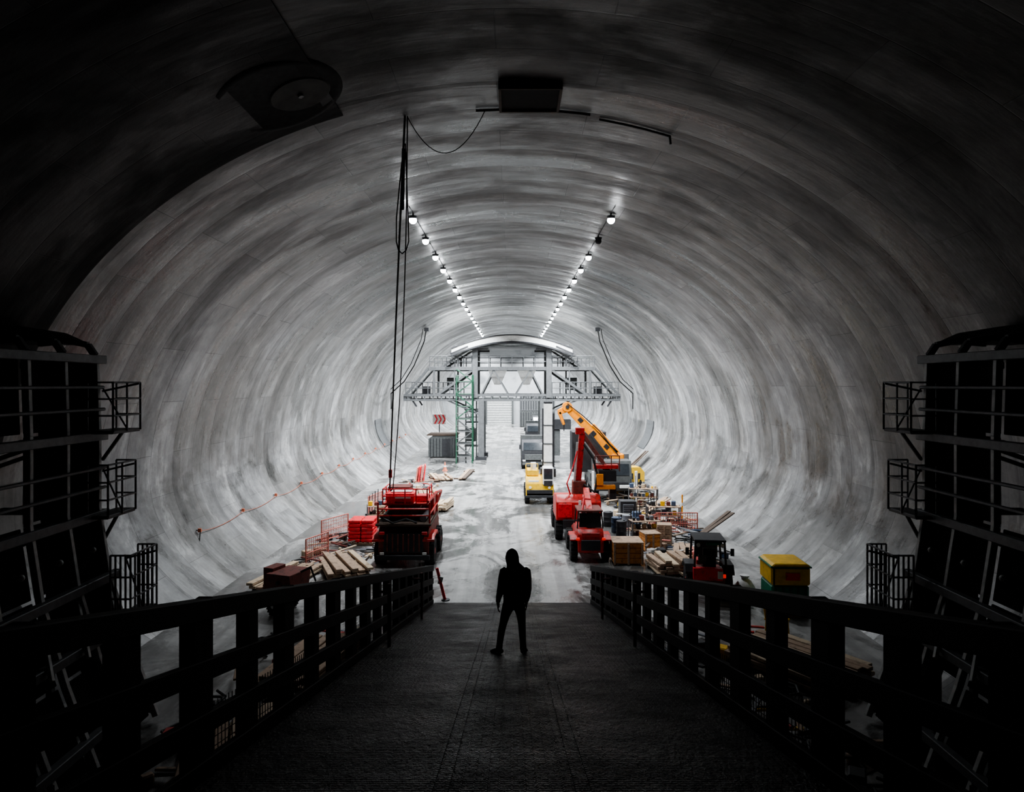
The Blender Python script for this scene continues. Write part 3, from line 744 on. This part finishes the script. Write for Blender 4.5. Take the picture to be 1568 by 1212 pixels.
timber_stack(-5.2, 12.5, 1.6, 2.6, 3, 20, 'timber'); timber_stack(-4.9, 16.5, 1.5, 3, 3, -12, 'timber')
rubble(-5.2, 14.5, 3.0, 10, 'scattered_timber_offcuts', TK+['red_paint', 'yellow_paint'], 70)
rubble(5.3, 13.5, 2.8, 11, 'scattered_timber_offcuts', TK+['red_paint', 'yellow_paint'], 80)
timber_stack(6.9, 16.5, 2.0, 3.0, 3, 35, 'timber')

# right side
crate(4.45, 26.6, 1.15, 1.1, 0.8); crate(5.75, 28.4, 0.7, 0.7, 0.7, rot=10)
crate(6.6, 29.6, 0.6, 0.6, 0.8, rot=-10, k='timber')
timber_stack(5.8, 25.2, 1.3, 1.7, 5, 6, 'timber'); timber_stack(7.2, 27.2, 1.5, 1.8, 3, -12, 'timber')
fence(7.6, 31.5, 1.9, 1.0, 'pink_mesh', 0); fence(6.6, 31.6, 1.0, 0.9, 'pink_mesh', 50)
tool_rack(5.9, 30.4, 1.3, 0.9, 8); tool_rack(7.4, 33.4, 1.6, 1.0, -6); tool_rack(7.4, 38.5, 1.6, 1.1, -10)
for (x, y, k) in ((4.9, 32.0, 'blue_plastic'), (5.5, 32.6, 'grey_plastic'), (5.0, 31.2, 'dark_metal'), (6.1, 33.4, 'blue_plastic'), (4.7, 33.4, 'dark_metal')): barrel(x, y, k, 0.24, 0.7)
b = B('generator_box')
b.prism([(-0.4, 0.1), (0.4, 0.1), (0.4, 0.85), (0.3, 1.0), (-0.4, 1.0)], -0.4, 0.4, 'dark_metal'); b.box((0, -0.42, 0.6), (0.55, 0.03, 0.5), 'grey_plastic')
for i in range(5): b.box((0, -0.44, 0.42+i*0.09), (0.5, 0.02, 0.03), 'dark_panel')
for s in (-1, 1): b.box((s*0.3, 0, 0.05), (0.1, 0.8, 0.1), 'dark_metal')
b.done((5.9, 35, 0))
lean_planks(8.3, 9.9, 30.2, 'dark_timber', 3); lean_planks(9.2, 10.8, 54, 'dark_timber', 4, z1=1.7); lean_planks(7.0, 8.4, 36.2, 'timber', 4, z1=0.8)
rubble(7.0, 30, 3.4, 9, 'scattered_timber_offcuts', TK+['blue_plastic', 'pink_mesh', 'white_paint'], 120, 0.45)
rubble(7.0, 38, 3.2, 8, 'scattered_timber_offcuts', TK+['yellow_paint', 'white_paint'], 80, 0.4)
b = B('yellow_compressor')
b.prism([(-0.9, 0.35), (0.9, 0.35), (0.9, 1.0), (0.6, 1.35), (-0.6, 1.35), (-0.9, 1.0)], -0.5, 0.5, 'yellow_paint', axis='y')
for s in (-1, 1): b.wheel((s*0.6, -0.3, 0.28), 0.28, 0.15)
for i in range(5): b.box((-0.5+i*0.25, -0.52, 0.75), (0.15, 0.03, 0.4), 'dark_metal')
b.done((8.0, 46.5, 0), (0, 0, R(10)))
rubble(8.0, 47, 2.6, 8, 'scattered_timber_offcuts', TK+['yellow_paint'], 50, 0.4)
b = B('traffic_wand_post'); b.cyl((0, 0, 0), (0, 0, 1.35), 0.035, 'orange_paint'); b.cyl((0, 0, 0), (0, 0, 0.06), 0.18, 'dark_metal'); b.cyl((0, 0, 0.8), (0, 0, 0.95), 0.04, 'white_paint'); b.done((8.6, 34.5, 0))

# compact tractor (right)
b = B('compact_tractor')
for s in (-1, 1):
    b.wheel((s*0.72, 0.4, 0.55), 0.55, 0.34, 'red_paint'); b.wheel((s*0.62, 2.0, 0.38), 0.38, 0.24, 'red_paint')
    b.prism([(-0.2, 0.95), (0.0, 1.18), (0.8, 1.18), (1.05, 0.95), (1.05, 1.02), (0.8, 1.25), (0.0, 1.25), (-0.2, 1.02)], s*0.72-0.2, s*0.72+0.2, 'dark_metal', bev=0)
    for yy in (-0.25, 1.0): b.cyl((s*0.6, yy, 1.1), (s*0.54, yy+0.05, 2.05), 0.045, 'dark_metal', 8)
    b.cyl((s*0.8, -0.1, 1.7), (s*0.62, -0.1, 1.75), 0.02, 'dark_metal', 6); b.box((s*0.85, -0.1, 1.7), (0.14, 0.04, 0.25), 'dark_metal')
    b.box((s*0.5, -0.36, 0.95), (0.14, 0.06, 0.12), 'rear_light')
b.box((0, 0.4, 0.75), (1.1, 1.4, 0.5), 'rusty_red'); b.box((0, 1.7, 0.85), (0.7, 1.3, 0.6), 'red_paint'); b.box((-0.1, -0.3, 1.0), (1.1, 0.25, 0.4), 'bright_red'); b.box((0.35, -0.44, 1.0), (0.2, 0.05, 0.25), 'white_paint')
b.box((0, 0.42, 2.09), (1.2, 1.4, 0.07), 'dark_metal', bev=0.03); b.box((0, 0.9, 1.6), (0.9, 0.03, 0.6), 'grey_plastic')
b.box((0, 0.2, 1.25), (0.5, 0.5, 0.3), 'dark_metal'); b.box((0, 0.0, 1.55), (0.5, 0.1, 0.5), 'dark_metal'); b.box((-0.3, -0.2, 1.45), (0.3, 0.05, 0.3), 'glass_dark')
b.box((0.15, -0.24, 2.0), (0.6, 0.05, 0.1), 'green_plastic')
for s in (-1, 1): b.cyl((s*0.45, -0.2, 1.95), (s*0.45, -0.3, 1.95), 0.07, 'white_paint', 10)
o = b.done((6.3, 21.8, 0), (0, 0, R(-8))); o.scale = (0.82, 0.85, 0.94)
b = B('portable_toilet_tank')
b.box((0, 0, 0.5), (1.1, 1.1, 0.9), 'green_plastic', bev=0.06)
for i in range(5): b.box((-0.44+i*0.22, -0.56, 0.5), (0.06, 0.05, 0.8), 'dark_green')
b.box((0, 0, 1.22), (1.14, 1.15, 0.54), 'yellow_paint', bev=0.05); b.box((0.05, -0.585, 1.22), (0.42, 0.02, 0.22), 'bright_red')
b.prism([(-0.6, 1.49), (0.6, 1.49), (0.48, 1.6), (-0.48, 1.6)], -0.6, 0.6, 'yellow_paint', axis='y', bev=0.03); b.box((0, 0, 1.5), (1.2, 1.2, 0.05), 'green_plastic')
b.box((0, 0, 0.04), (1.1, 1.1, 0.08), 'timber'); b.box((-0.5, -0.585, 1.22), (0.05, 0.03, 0.5), 'dark_metal')
b.done((8.3, 20.8, 0.0), (0, 0, R(-3)))
b = B('white_bulk_bag'); b.lathe((0, 0, 0), [(0, 0.3), (0.1, 0.36), (0.4, 0.33), (0.6, 0.2), (0.68, 0.1), (0.78, 0.16)], 'white_bag', 'z', 12); b.done((7.5, 22.0, 0))
b = B('plastic_chair')
b.box((0, 0, 0.45), (0.5, 0.5, 0.05), 'yellow_paint'); b.box((0, 0.25, 0.75), (0.5, 0.05, 0.55), 'yellow_paint', (-0.15, 0, 0))
for sx in (-1, 1):
    for sy in (-1, 1): b.beam((sx*0.22, sy*0.22, 0), (sx*0.2, sy*0.2, 0.44), 0.04, 0.04, 'yellow_paint')
b.done((7.3, 18.8, 0), (0, 0, R(40)))

# ------------------------------------------------------------------ yellow/white mobile crane with vertical mast
b = B('mobile_mast_crane')
b.box((0, 1.6, 0.65), (1.5, 3.8, 0.35), 'dark_metal')
b.prism([(-0.3, 0.45), (1.2, 0.45), (1.2, 1.6), (-0.1, 1.6), (-0.3, 1.2)], -0.8, 0.8, 'yellow_paint')
b.box((0, -0.33, 0.75), (1.5, 0.06, 0.22), 'dark_metal'); b.box((0, -0.34, 0.48), (1.66, 0.12, 0.12), 'dark_metal')
b.box((-0.35, -0.22, 1.25), (0.6, 0.06, 0.3), 'white_paint'); b.box((0.48, 0.1, 1.65), (0.62, 1.0, 1.0), 'white_paint', bev=0.05); b.box((0.48, -0.42, 1.8), (0.5, 0.04, 0.6), 'glass_dark'); b.box((0.48, -0.36, 1.25), (0.5, 0.1, 0.3), 'dark_metal')
b.box((-0.4, 0.6, 1.8), (0.7, 1.2, 0.35), 'yellow_paint', bev=0.04)
b.box((-0.35, 0.4, 2.1), (0.3, 0.5, 0.5), 'white_paint')
for s in (-1, 1):
    b.wheel((s*0.72, 0.3, 0.42), 0.42, 0.3); b.wheel((s*0.72, 2.8, 0.42), 0.42, 0.3)
    b.cyl((s*0.55, -0.36, 1.0), (s*0.55, -0.3, 1.0), 0.08, 'white_paint', 10)
b.rail((-0.78, 0, 1.6), (-0.78, 1.2, 1.6), 0.5, 'yellow_paint', 0.025, 3, 2); b.rail((-0.78, 0, 1.98), (-0.1, 0, 1.98), 0.35, 'yellow_paint', 0.02, 2, 1)
b.box((0.55, 1.2, 3.6), (0.5, 0.48, 4.4), 'white_paint', bev=0.03); b.box((0.55, 1.2, 5.4), (0.38, 0.36, 0.8), 'white_paint'); b.cyl((0.88, 1.2, 2.0), (0.88, 1.2, 5.2), 0.06, 'dark_metal'); b.cyl((0.24, 1.1, 2.0), (0.24, 1.1, 5.5), 0.045, 'dark_metal')
b.box((0.55, 1.2, 5.85), (0.5, 0.5, 0.12), 'dark_metal'); b.box((0.55, 1.2, 1.7), (0.9, 0.9, 0.5), 'dark_metal')
for z in (2.3, 3.4, 4.5): b.box((0.55, 1.2, z), (0.54, 0.54, 0.08), 'dim_steel')
b.done((1.6, 39.6, 0))

# ------------------------------------------------------------------ orange articulated crane truck
b = B('articulated_crane_truck')
b.box((0, 1.5, 0.8), (2.2, 5.6, 0.3), 'dark_metal'); b.prism([(-1.4, 0.7), (0.2, 0.7), (0.2, 2.4), (-1.1, 2.4), (-1.4, 1.5)], -1.1, 1.1, 'dim_steel')
b.box((0, -1.28, 1.9), (1.9, 0.06, 0.7), 'glass_dark', (-0.33, 0, 0)); b.box((0, -1.43, 1.0), (1.7, 0.06, 0.4), 'dark_metal')
for s in (-1, 1):
    for yy in (-0.5, 2.4, 3.6): b.wheel((s*0.95, yy, 0.5), 0.5, 0.36)
    b.box((s*1.25, -1.9, 1.0), (0.14, 0.14, 1.8), 'white_paint'); b.box((s*1.25, -1.9, 0.05), (0.4, 0.4, 0.1), 'dark_metal'); b.box((s*0.8, -1.9, 1.0), (1.0, 0.16, 0.16), 'white_paint')
b.box((0, 2.5, 1.2), (2.2, 3.4, 0.5), 'dim_steel')
b.box((-1.0, 3.2, 2.6), (2.2, 1.6, 2.6), 'dark_metal', bev=0.04); b.box((1.1, 2.8, 1.9), (0.8, 1.6, 1.2), 'grey_steel')
px, pz = 0.55, 2.25
b.cyl((px, 0.6, 0.9), (px, 0.6, 2.2), 0.28, 'orange_paint', 14)
b.box((px, 0.6, 2.3), (0.75, 0.6, 0.75), 'orange_paint', bev=0.06)
kn = Vector((-2.55, 0.6, 5.55))
def boom(p, q, w0, w1, k):
    p = Vector(p); q = Vector(q); d = (q-p).normalized(); u = Vector((d.z, 0, -d.x))
    prof = [p+u*w0, q+u*w1, q-u*w1, p-u*w0]
    b.prism([(v.x, v.z) for v in prof], 0.6-0.22, 0.6+0.22, k, axis='y', bev=0.03)
boom((px+0.1, 0, 2.3), kn, 0.34, 0.24, 'orange_paint')
boom((px+0.0, 0, 2.75), Vector((-1.0, 0, 4.45)), 0.12, 0.12, 'orange_paint')
b.cyl((px-0.2, 0.3, 1.9), (-1.2, 0.3, 3.9), 0.1, 'dark_metal'); b.cyl((kn.x, 0.3, kn.z), (kn.x, 0.9, kn.z), 0.3, 'orange_paint', 16)
b.cyl((kn.x, 0.25, kn.z), (kn.x, 0.95, kn.z), 0.12, 'dark_metal', 12)
boom(kn+Vector((0.1, 0, -0.05)), kn+Vector((-0.55, 0, -0.35)), 0.22, 0.16, 'orange_paint')
boom(kn+Vector((-0.5, 0, -0.3)), kn+Vector((-0.2, 0, -1.1)), 0.12, 0.08, 'orange_paint')
b.cyl(kn+Vector((-0.2, 0, -1.1)), kn+Vector((-0.2, 0, -1.5)), 0.03, 'dark_metal')
for t in (0.25, 0.5, 0.75):
    v = Vector((px+0.1, 0.36, 2.3)).lerp(Vector((kn.x, 0.36, kn.z)), t); b.box(v, (0.3, 0.03, 0.25), 'dark_metal', (0, 0.8, 0))
b.tube([(px, 0.3, 2.6), (-0.6, 0.25, 4.1), (-1.6, 0.25, 5.0), (kn.x, 0.25, kn.z+0.2)], 0.035, 'cable_black')
b.done((5.95, 41.5, 0))

# ------------------------------------------------------------------ red drilling rig with boom
b = B('red_drilling_rig')
for s in (-1, 1):
    b.wheel((s*0.85, 0.3, 0.5), 0.5, 0.36, 'red_paint'); b.wheel((s*0.85, 3.0, 0.5), 0.5, 0.36, 'red_paint')
b.box((0, 1.6, 0.75), (1.4, 3.8, 0.4), 'dark_metal')
b.prism([(-0.2, 0.9), (2.0, 0.9), (2.0, 1.8), (0.2, 2.0), (-0.2, 1.7)], -1.0, 1.0, 'red_paint', bev=0.04)
b.box((-0.6, -0.24, 1.35), (0.6, 0.05, 0.6), 'bright_red'); b.box((0.5, -0.24, 1.35), (0.7, 0.05, 0.5), 'dark_metal')
b.box((0.05, -0.25, 1.4), (0.12, 0.05, 0.8), 'white_paint')
b.box((0.1, 0.8, 2.2), (0.6, 0.6, 0.7), 'rusty_red', bev=0.04)
b.beam((0.05, 0.8, 2.3), (0.25, 0.8, 4.75), 0.26, 0.3, 'red_paint', 0.02); b.beam((-0.14, 0.6, 2.2), (0.02, 0.6, 4.3), 0.09, 0.09, 'pale_steel')
b.beam((0.25, 0.8, 4.7), (1.5, 0.7, 2.9), 0.18, 0.22, 'rusty_red', 0.02)
b.beam((0.35, 0.55, 4.3), (1.3, 0.55, 3.0), 0.06, 0.06, 'pale_steel')
b.box((0.15, 0.8, 4.8), (0.4, 0.35, 0.3), 'red_paint')
b.box((1.3, 0.6, 3.2), (1.1, 0.5, 0.18), 'red_paint'); b.box((1.35, 0.6, 2.8), (0.8, 0.6, 0.5), 'dark_metal'); b.box((1.0, 0.3, 2.65), (0.3, 0.2, 0.5), 'orange_paint')
b.rail((0.8, 0.4, 3.0), (1.9, 0.4, 3.0), 0.7, 'rusty_red', 0.025, 3, 2)
b.box((1.25, 0.5, 2.3), (0.9, 0.5, 0.18), 'orange_paint'); b.box((1.6, 0.6, 2.0), (0.3, 0.5, 0.5), 'dark_metal')
b.tube([(0.3, 0.5, 2.4), (0.75, 0.2, 2.1), (0.9, 0.3, 2.8), (0.7, 0.4, 3.6), (0.3, 0.5, 4.2)], 0.05, 'cable_black')
b.tube([(-0.3, 0.3, 1.9), (-0.5, 0.1, 2.5), (-0.2, 0.4, 3.2), (0.0, 0.5, 3.9)], 0.035, 'bright_red')
b.done((2.95, 30.4, 0))
b = B('telehandler')
for s in (-1, 1):
    b.wheel((s*0.62, 0.25, 0.42), 0.42, 0.3, 'dark_metal'); b.wheel((s*0.62, 2.2, 0.42), 0.42, 0.3, 'dark_metal')
    b.prism([(-0.2, 0.85), (0, 1.0), (0.6, 1.0), (0.8, 0.85), (0.8, 0.9), (0.6, 1.06), (0, 1.06), (-0.2, 0.9)], s*0.62-0.18, s*0.62+0.18, 'red_paint', bev=0)
    b.box((s*0.5, -0.32, 0.95), (0.14, 0.05, 0.1), 'rear_light'); b.cyl((s*0.5, -0.05, 1.3), (s*0.45, 0.0, 1.95), 0.03, 'dark_metal', 6); b.cyl((s*0.5, 1.1, 1.3), (s*0.45, 1.0, 1.95), 0.03, 'dark_metal', 6)
b.prism([(-0.3, 0.4), (2.6, 0.4), (2.6, 0.9), (1.3, 1.3), (-0.1, 1.3), (-0.3, 1.1)], -0.5, 0.5, 'red_paint', bev=0.03)
b.box((0, -0.31, 0.7), (0.75, 0.05, 0.4), 'dark_metal'); b.box((0, -0.31, 1.1), (0.7, 0.04, 0.16), 'red_paint')
b.box((0, 0.5, 1.98), (1.0, 1.2, 0.07), 'rusty_red', bev=0.03); b.box((0, -0.03, 1.62), (0.85, 0.03, 0.55), 'glass_dark'); b.box((0, 0.5, 1.5), (0.5, 0.5, 0.4), 'dark_metal')
b.beam((0.0, 0.2, 1.9), (0.15, 2.8, 2.35), 0.25, 0.25, 'red_paint', 0.02)
b.tube([(-0.3, 0, 2.0), (-0.2, 0.3, 2.4), (0.1, 0.8, 2.3)], 0.04, 'bright_red')
b.done((3.05, 26.7, 0))

# ------------------------------------------------------------------ person
def loft(bm, pts, seg=14, side=Vector((1, 0, 0))):
    P_ = [Vector(p[:3]) for p in pts]; rings = []
    for i, p in enumerate(pts):
        d = (P_[min(i+1, len(P_)-1)]-P_[max(i-1, 0)]).normalized()
        sx = (side-d*side.dot(d)).normalized(); sy = d.cross(sx)
        ring = []
        for k_ in range(seg):
            a = 2*math.pi*k_/seg
            ring.append(bm.verts.new(P_[i]+sx*p[3]*math.cos(a)+sy*p[4]*math.sin(a)))
        rings.append(ring)
    for a, c in zip(rings, rings[1:]):
        for k_ in range(seg): bm.faces.new((a[k_], a[(k_+1) % seg], c[(k_+1) % seg], c[k_]))
    bm.faces.new(rings[0][::-1]); bm.faces.new(rings[-1])
def mk(name, lofts, k, vox, par, sm=4, seg=14):
    bm = bmesh.new()
    for l in lofts: loft(bm, l if isinstance(l, list) else l[0], seg, Vector((1, 0, 0)) if isinstance(l, list) else l[1])
    bmesh.ops.recalc_face_normals(bm, faces=bm.faces)
    me = bpy.data.meshes.new(name); bm.to_mesh(me); bm.free(); me.materials.append(M[k])
    o = bpy.data.objects.new(name, me); COL.objects.link(o); o.parent = par
    r = o.modifiers.new('r', 'REMESH'); r.mode = 'VOXEL'; r.voxel_size = vox; r.use_smooth_shade = True
    if sm: s_ = o.modifiers.new('s', 'SMOOTH'); s_.iterations = sm; s_.factor = 0.5
    return o
man = bpy.data.objects.new('standing_man', None); COL.objects.link(man)
man.location = (0, 11.75, dz(11.75))
torso = [(.03, 0, .78, .165, .12), (.03, 0, .82, .185, .14), (.03, 0, .95, .18, .14), (.04, 0, 1.1, .18, .135), (.05, -.01, 1.25, .20, .14), (.055, -.01, 1.37, .21, .135), (.055, 0, 1.44, .185, .115), (.045, 0.01, 1.49, .12, .10), (.02, .02, 1.55, .085, .09)]
hood = [(.03, 0, 1.46, .13, .12), (.02, .0, 1.52, .11, .12), (.01, .01, 1.58, .115, .13), (0, .02, 1.65, .118, .133), (0, .02, 1.71, .105, .12), (0, .015, 1.755, .078, .09), (0, .01, 1.79, .03, .035)]
armL = [(-.10, 0, 1.45, .05, .06), (-.14, 0, 1.41, .075, .08), (-.165, -.01, 1.3, .072, .075), (-.195, -.02, 1.12, .062, .066), (-.225, .02, .97, .053, .056), (-.24, .04, .88, .042, .044), (-.241, .042, .86, .038, .040)]
armR = [(.21, 0, 1.45, .05, .06), (.25, 0, 1.41, .075, .08), (.265, -.01, 1.3, .072, .075), (.275, -.03, 1.12, .064, .068), (.265, .02, .98, .055, .058), (.25, .05, .89, .042, .044), (.248, .052, .87, .038, .040)]
mk('hoodie', [torso, hood, armL, armR], 'black_cloth', 0.011, man)
legL = [(-.03, 0, .90, .11, .12), (-.065, 0, .80, .105, .115), (-.115, .0, .66, .082, .095), (-.155, .02, .49, .066, .076), (-.185, .0, .36, .063, .074), (-.21, -.03, .18, .054, .062), (-.225, -.05, .07, .060, .066)]
legR = [(.09, 0, .90, .11, .12), (.125, 0, .80, .105, .115), (.155, .02, .66, .082, .095), (.17, .04, .49, .066, .076), (.178, .02, .36, .063, .074), (.188, .0, .18, .054, .062), (.195, 0.0, .06, .060, .066)]
mk('trousers', [legL, legR, [(.03, 0, .78, .05, .07), (.03, 0, .82, .15, .12), (.03, 0, .9, .165, .125)]], 'trouser_cloth', 0.011, man)
def shoe(cx, cy, th, dzz):
    d = Vector((math.sin(th), math.cos(th), -SL*math.cos(th))); c = Vector((cx, cy, dzz))
    sd = Vector((math.cos(th), -math.sin(th), 0)); o_ = []
    for t, w, h in ((-.09, .025, .03), (-.075, .036, .045), (0, .042, .055), (.08, .046, .042), (.15, .047, .032), (.19, .035, .024), (.21, .012, .012)):
        q = c+d*t; o_.append((q.x, q.y, q.z+h, w, h))
    return (o_, sd)
mk('shoes', [shoe(-.225, -.05, -0.75, .012), shoe(.195, 0.0, 0.25, 0.0), [(-.225, -.05, .03, .045, .05), (-.223, -.045, .12, .045, .05)], [(.195, 0, .03, .045, .05), (.194, 0, .12, .045, .05)]], 'rubber', 0.008, man, 2)
def hand(wx, wy, wz, s):
    L_ = [([(wx, wy, wz+.03, .024, .02), (wx, wy+.005, wz-.01, .028, .018), (wx, wy+.012, wz-.05, .016, .042), (wx, wy+.016, wz-.09, .014, .042), (wx, wy+.018, wz-.10, .010, .036)], Vector((1, 0, 0)))]
    for i, ln in enumerate((.070, .078, .073, .058)):
        y_ = wy+.046-i*.0235
        a = Vector((wx, y_, wz-.085)); q1 = a+Vector((-s*.004, 0, -ln*.45)); q2 = q1+Vector((-s*.014, 0, -ln*.33)); q3 = q2+Vector((-s*.016, 0, -ln*.2))
        L_.append([(*a, .0095, .0095), (*q1, .009, .009), (*q2, .008, .008), (*q3, .006, .006)])
    a = Vector((wx-s*.004, wy+.035, wz-.02)); L_.append([(*a, .013, .013), (a.x-s*.01, a.y+.028, a.z-.03, .0115, .0115), (a.x-s*.014, a.y+.036, a.z-.06, .0095, .0095), (a.x-s*.016, a.y+.036, a.z-.078, .006, .006)])
    return L_
mk('hand_left', hand(-.242, .045, .845, -1), 'skin', 0.0045, man, 1, 10)
mk('hand_right', hand(.248, .055, .855, 1), 'skin', 0.0045, man, 1, 10)
face = [[(0, .05, 1.535, .035, .04), (0, .06, 1.57, .06, .07), (0, .07, 1.63, .075, .085), (0, .07, 1.68, .072, .08), (0, .06, 1.72, .05, .06)],
        ([(0, .14, 1.665, .008, .008), (0, .165, 1.635, .013, .014), (0, .155, 1.62, .016, .01)], Vector((1, 0, 0))),
        ([(-.022, .145, 1.592, .005, .004), (0, .152, 1.593, .008, .008), (.022, .145, 1.592, .005, .004)], Vector((0, 0, 1))),
        ([(-.045, .138, 1.665, .006, .006), (-.015, .146, 1.668, .009, .007)], Vector((0, 0, 1))), ([(.015, .146, 1.668, .009, .007), (.045, .138, 1.665, .006, .006)], Vector((0, 0, 1)))]
mk('face', face, 'skin', 0.005, man, 1)

# ------------------------------------------------------------------ world, camera, look
w = bpy.data.worlds.new('World'); S.world = w; w.use_nodes = True
w.node_tree.nodes['Background'].inputs[0].default_value = (0.01, 0.01, 0.012, 1); w.node_tree.nodes['Background'].inputs[1].default_value = 0.1
cam = bpy.data.cameras.new('camera'); cam.lens = 24; cam.sensor_width = 36; cam.sensor_fit = 'HORIZONTAL'
cam.shift_y = -17/1568; cam.clip_end = 400
co = bpy.data.objects.new('camera', cam); COL.objects.link(co); co.location = (0, 0, 6.9); co.rotation_euler = (R(90), 0, 0)
S.camera = co
S.view_settings.view_transform = 'AgX'
S.view_settings.look = 'AgX - Medium High Contrast'
S.view_settings.exposure = 0.0
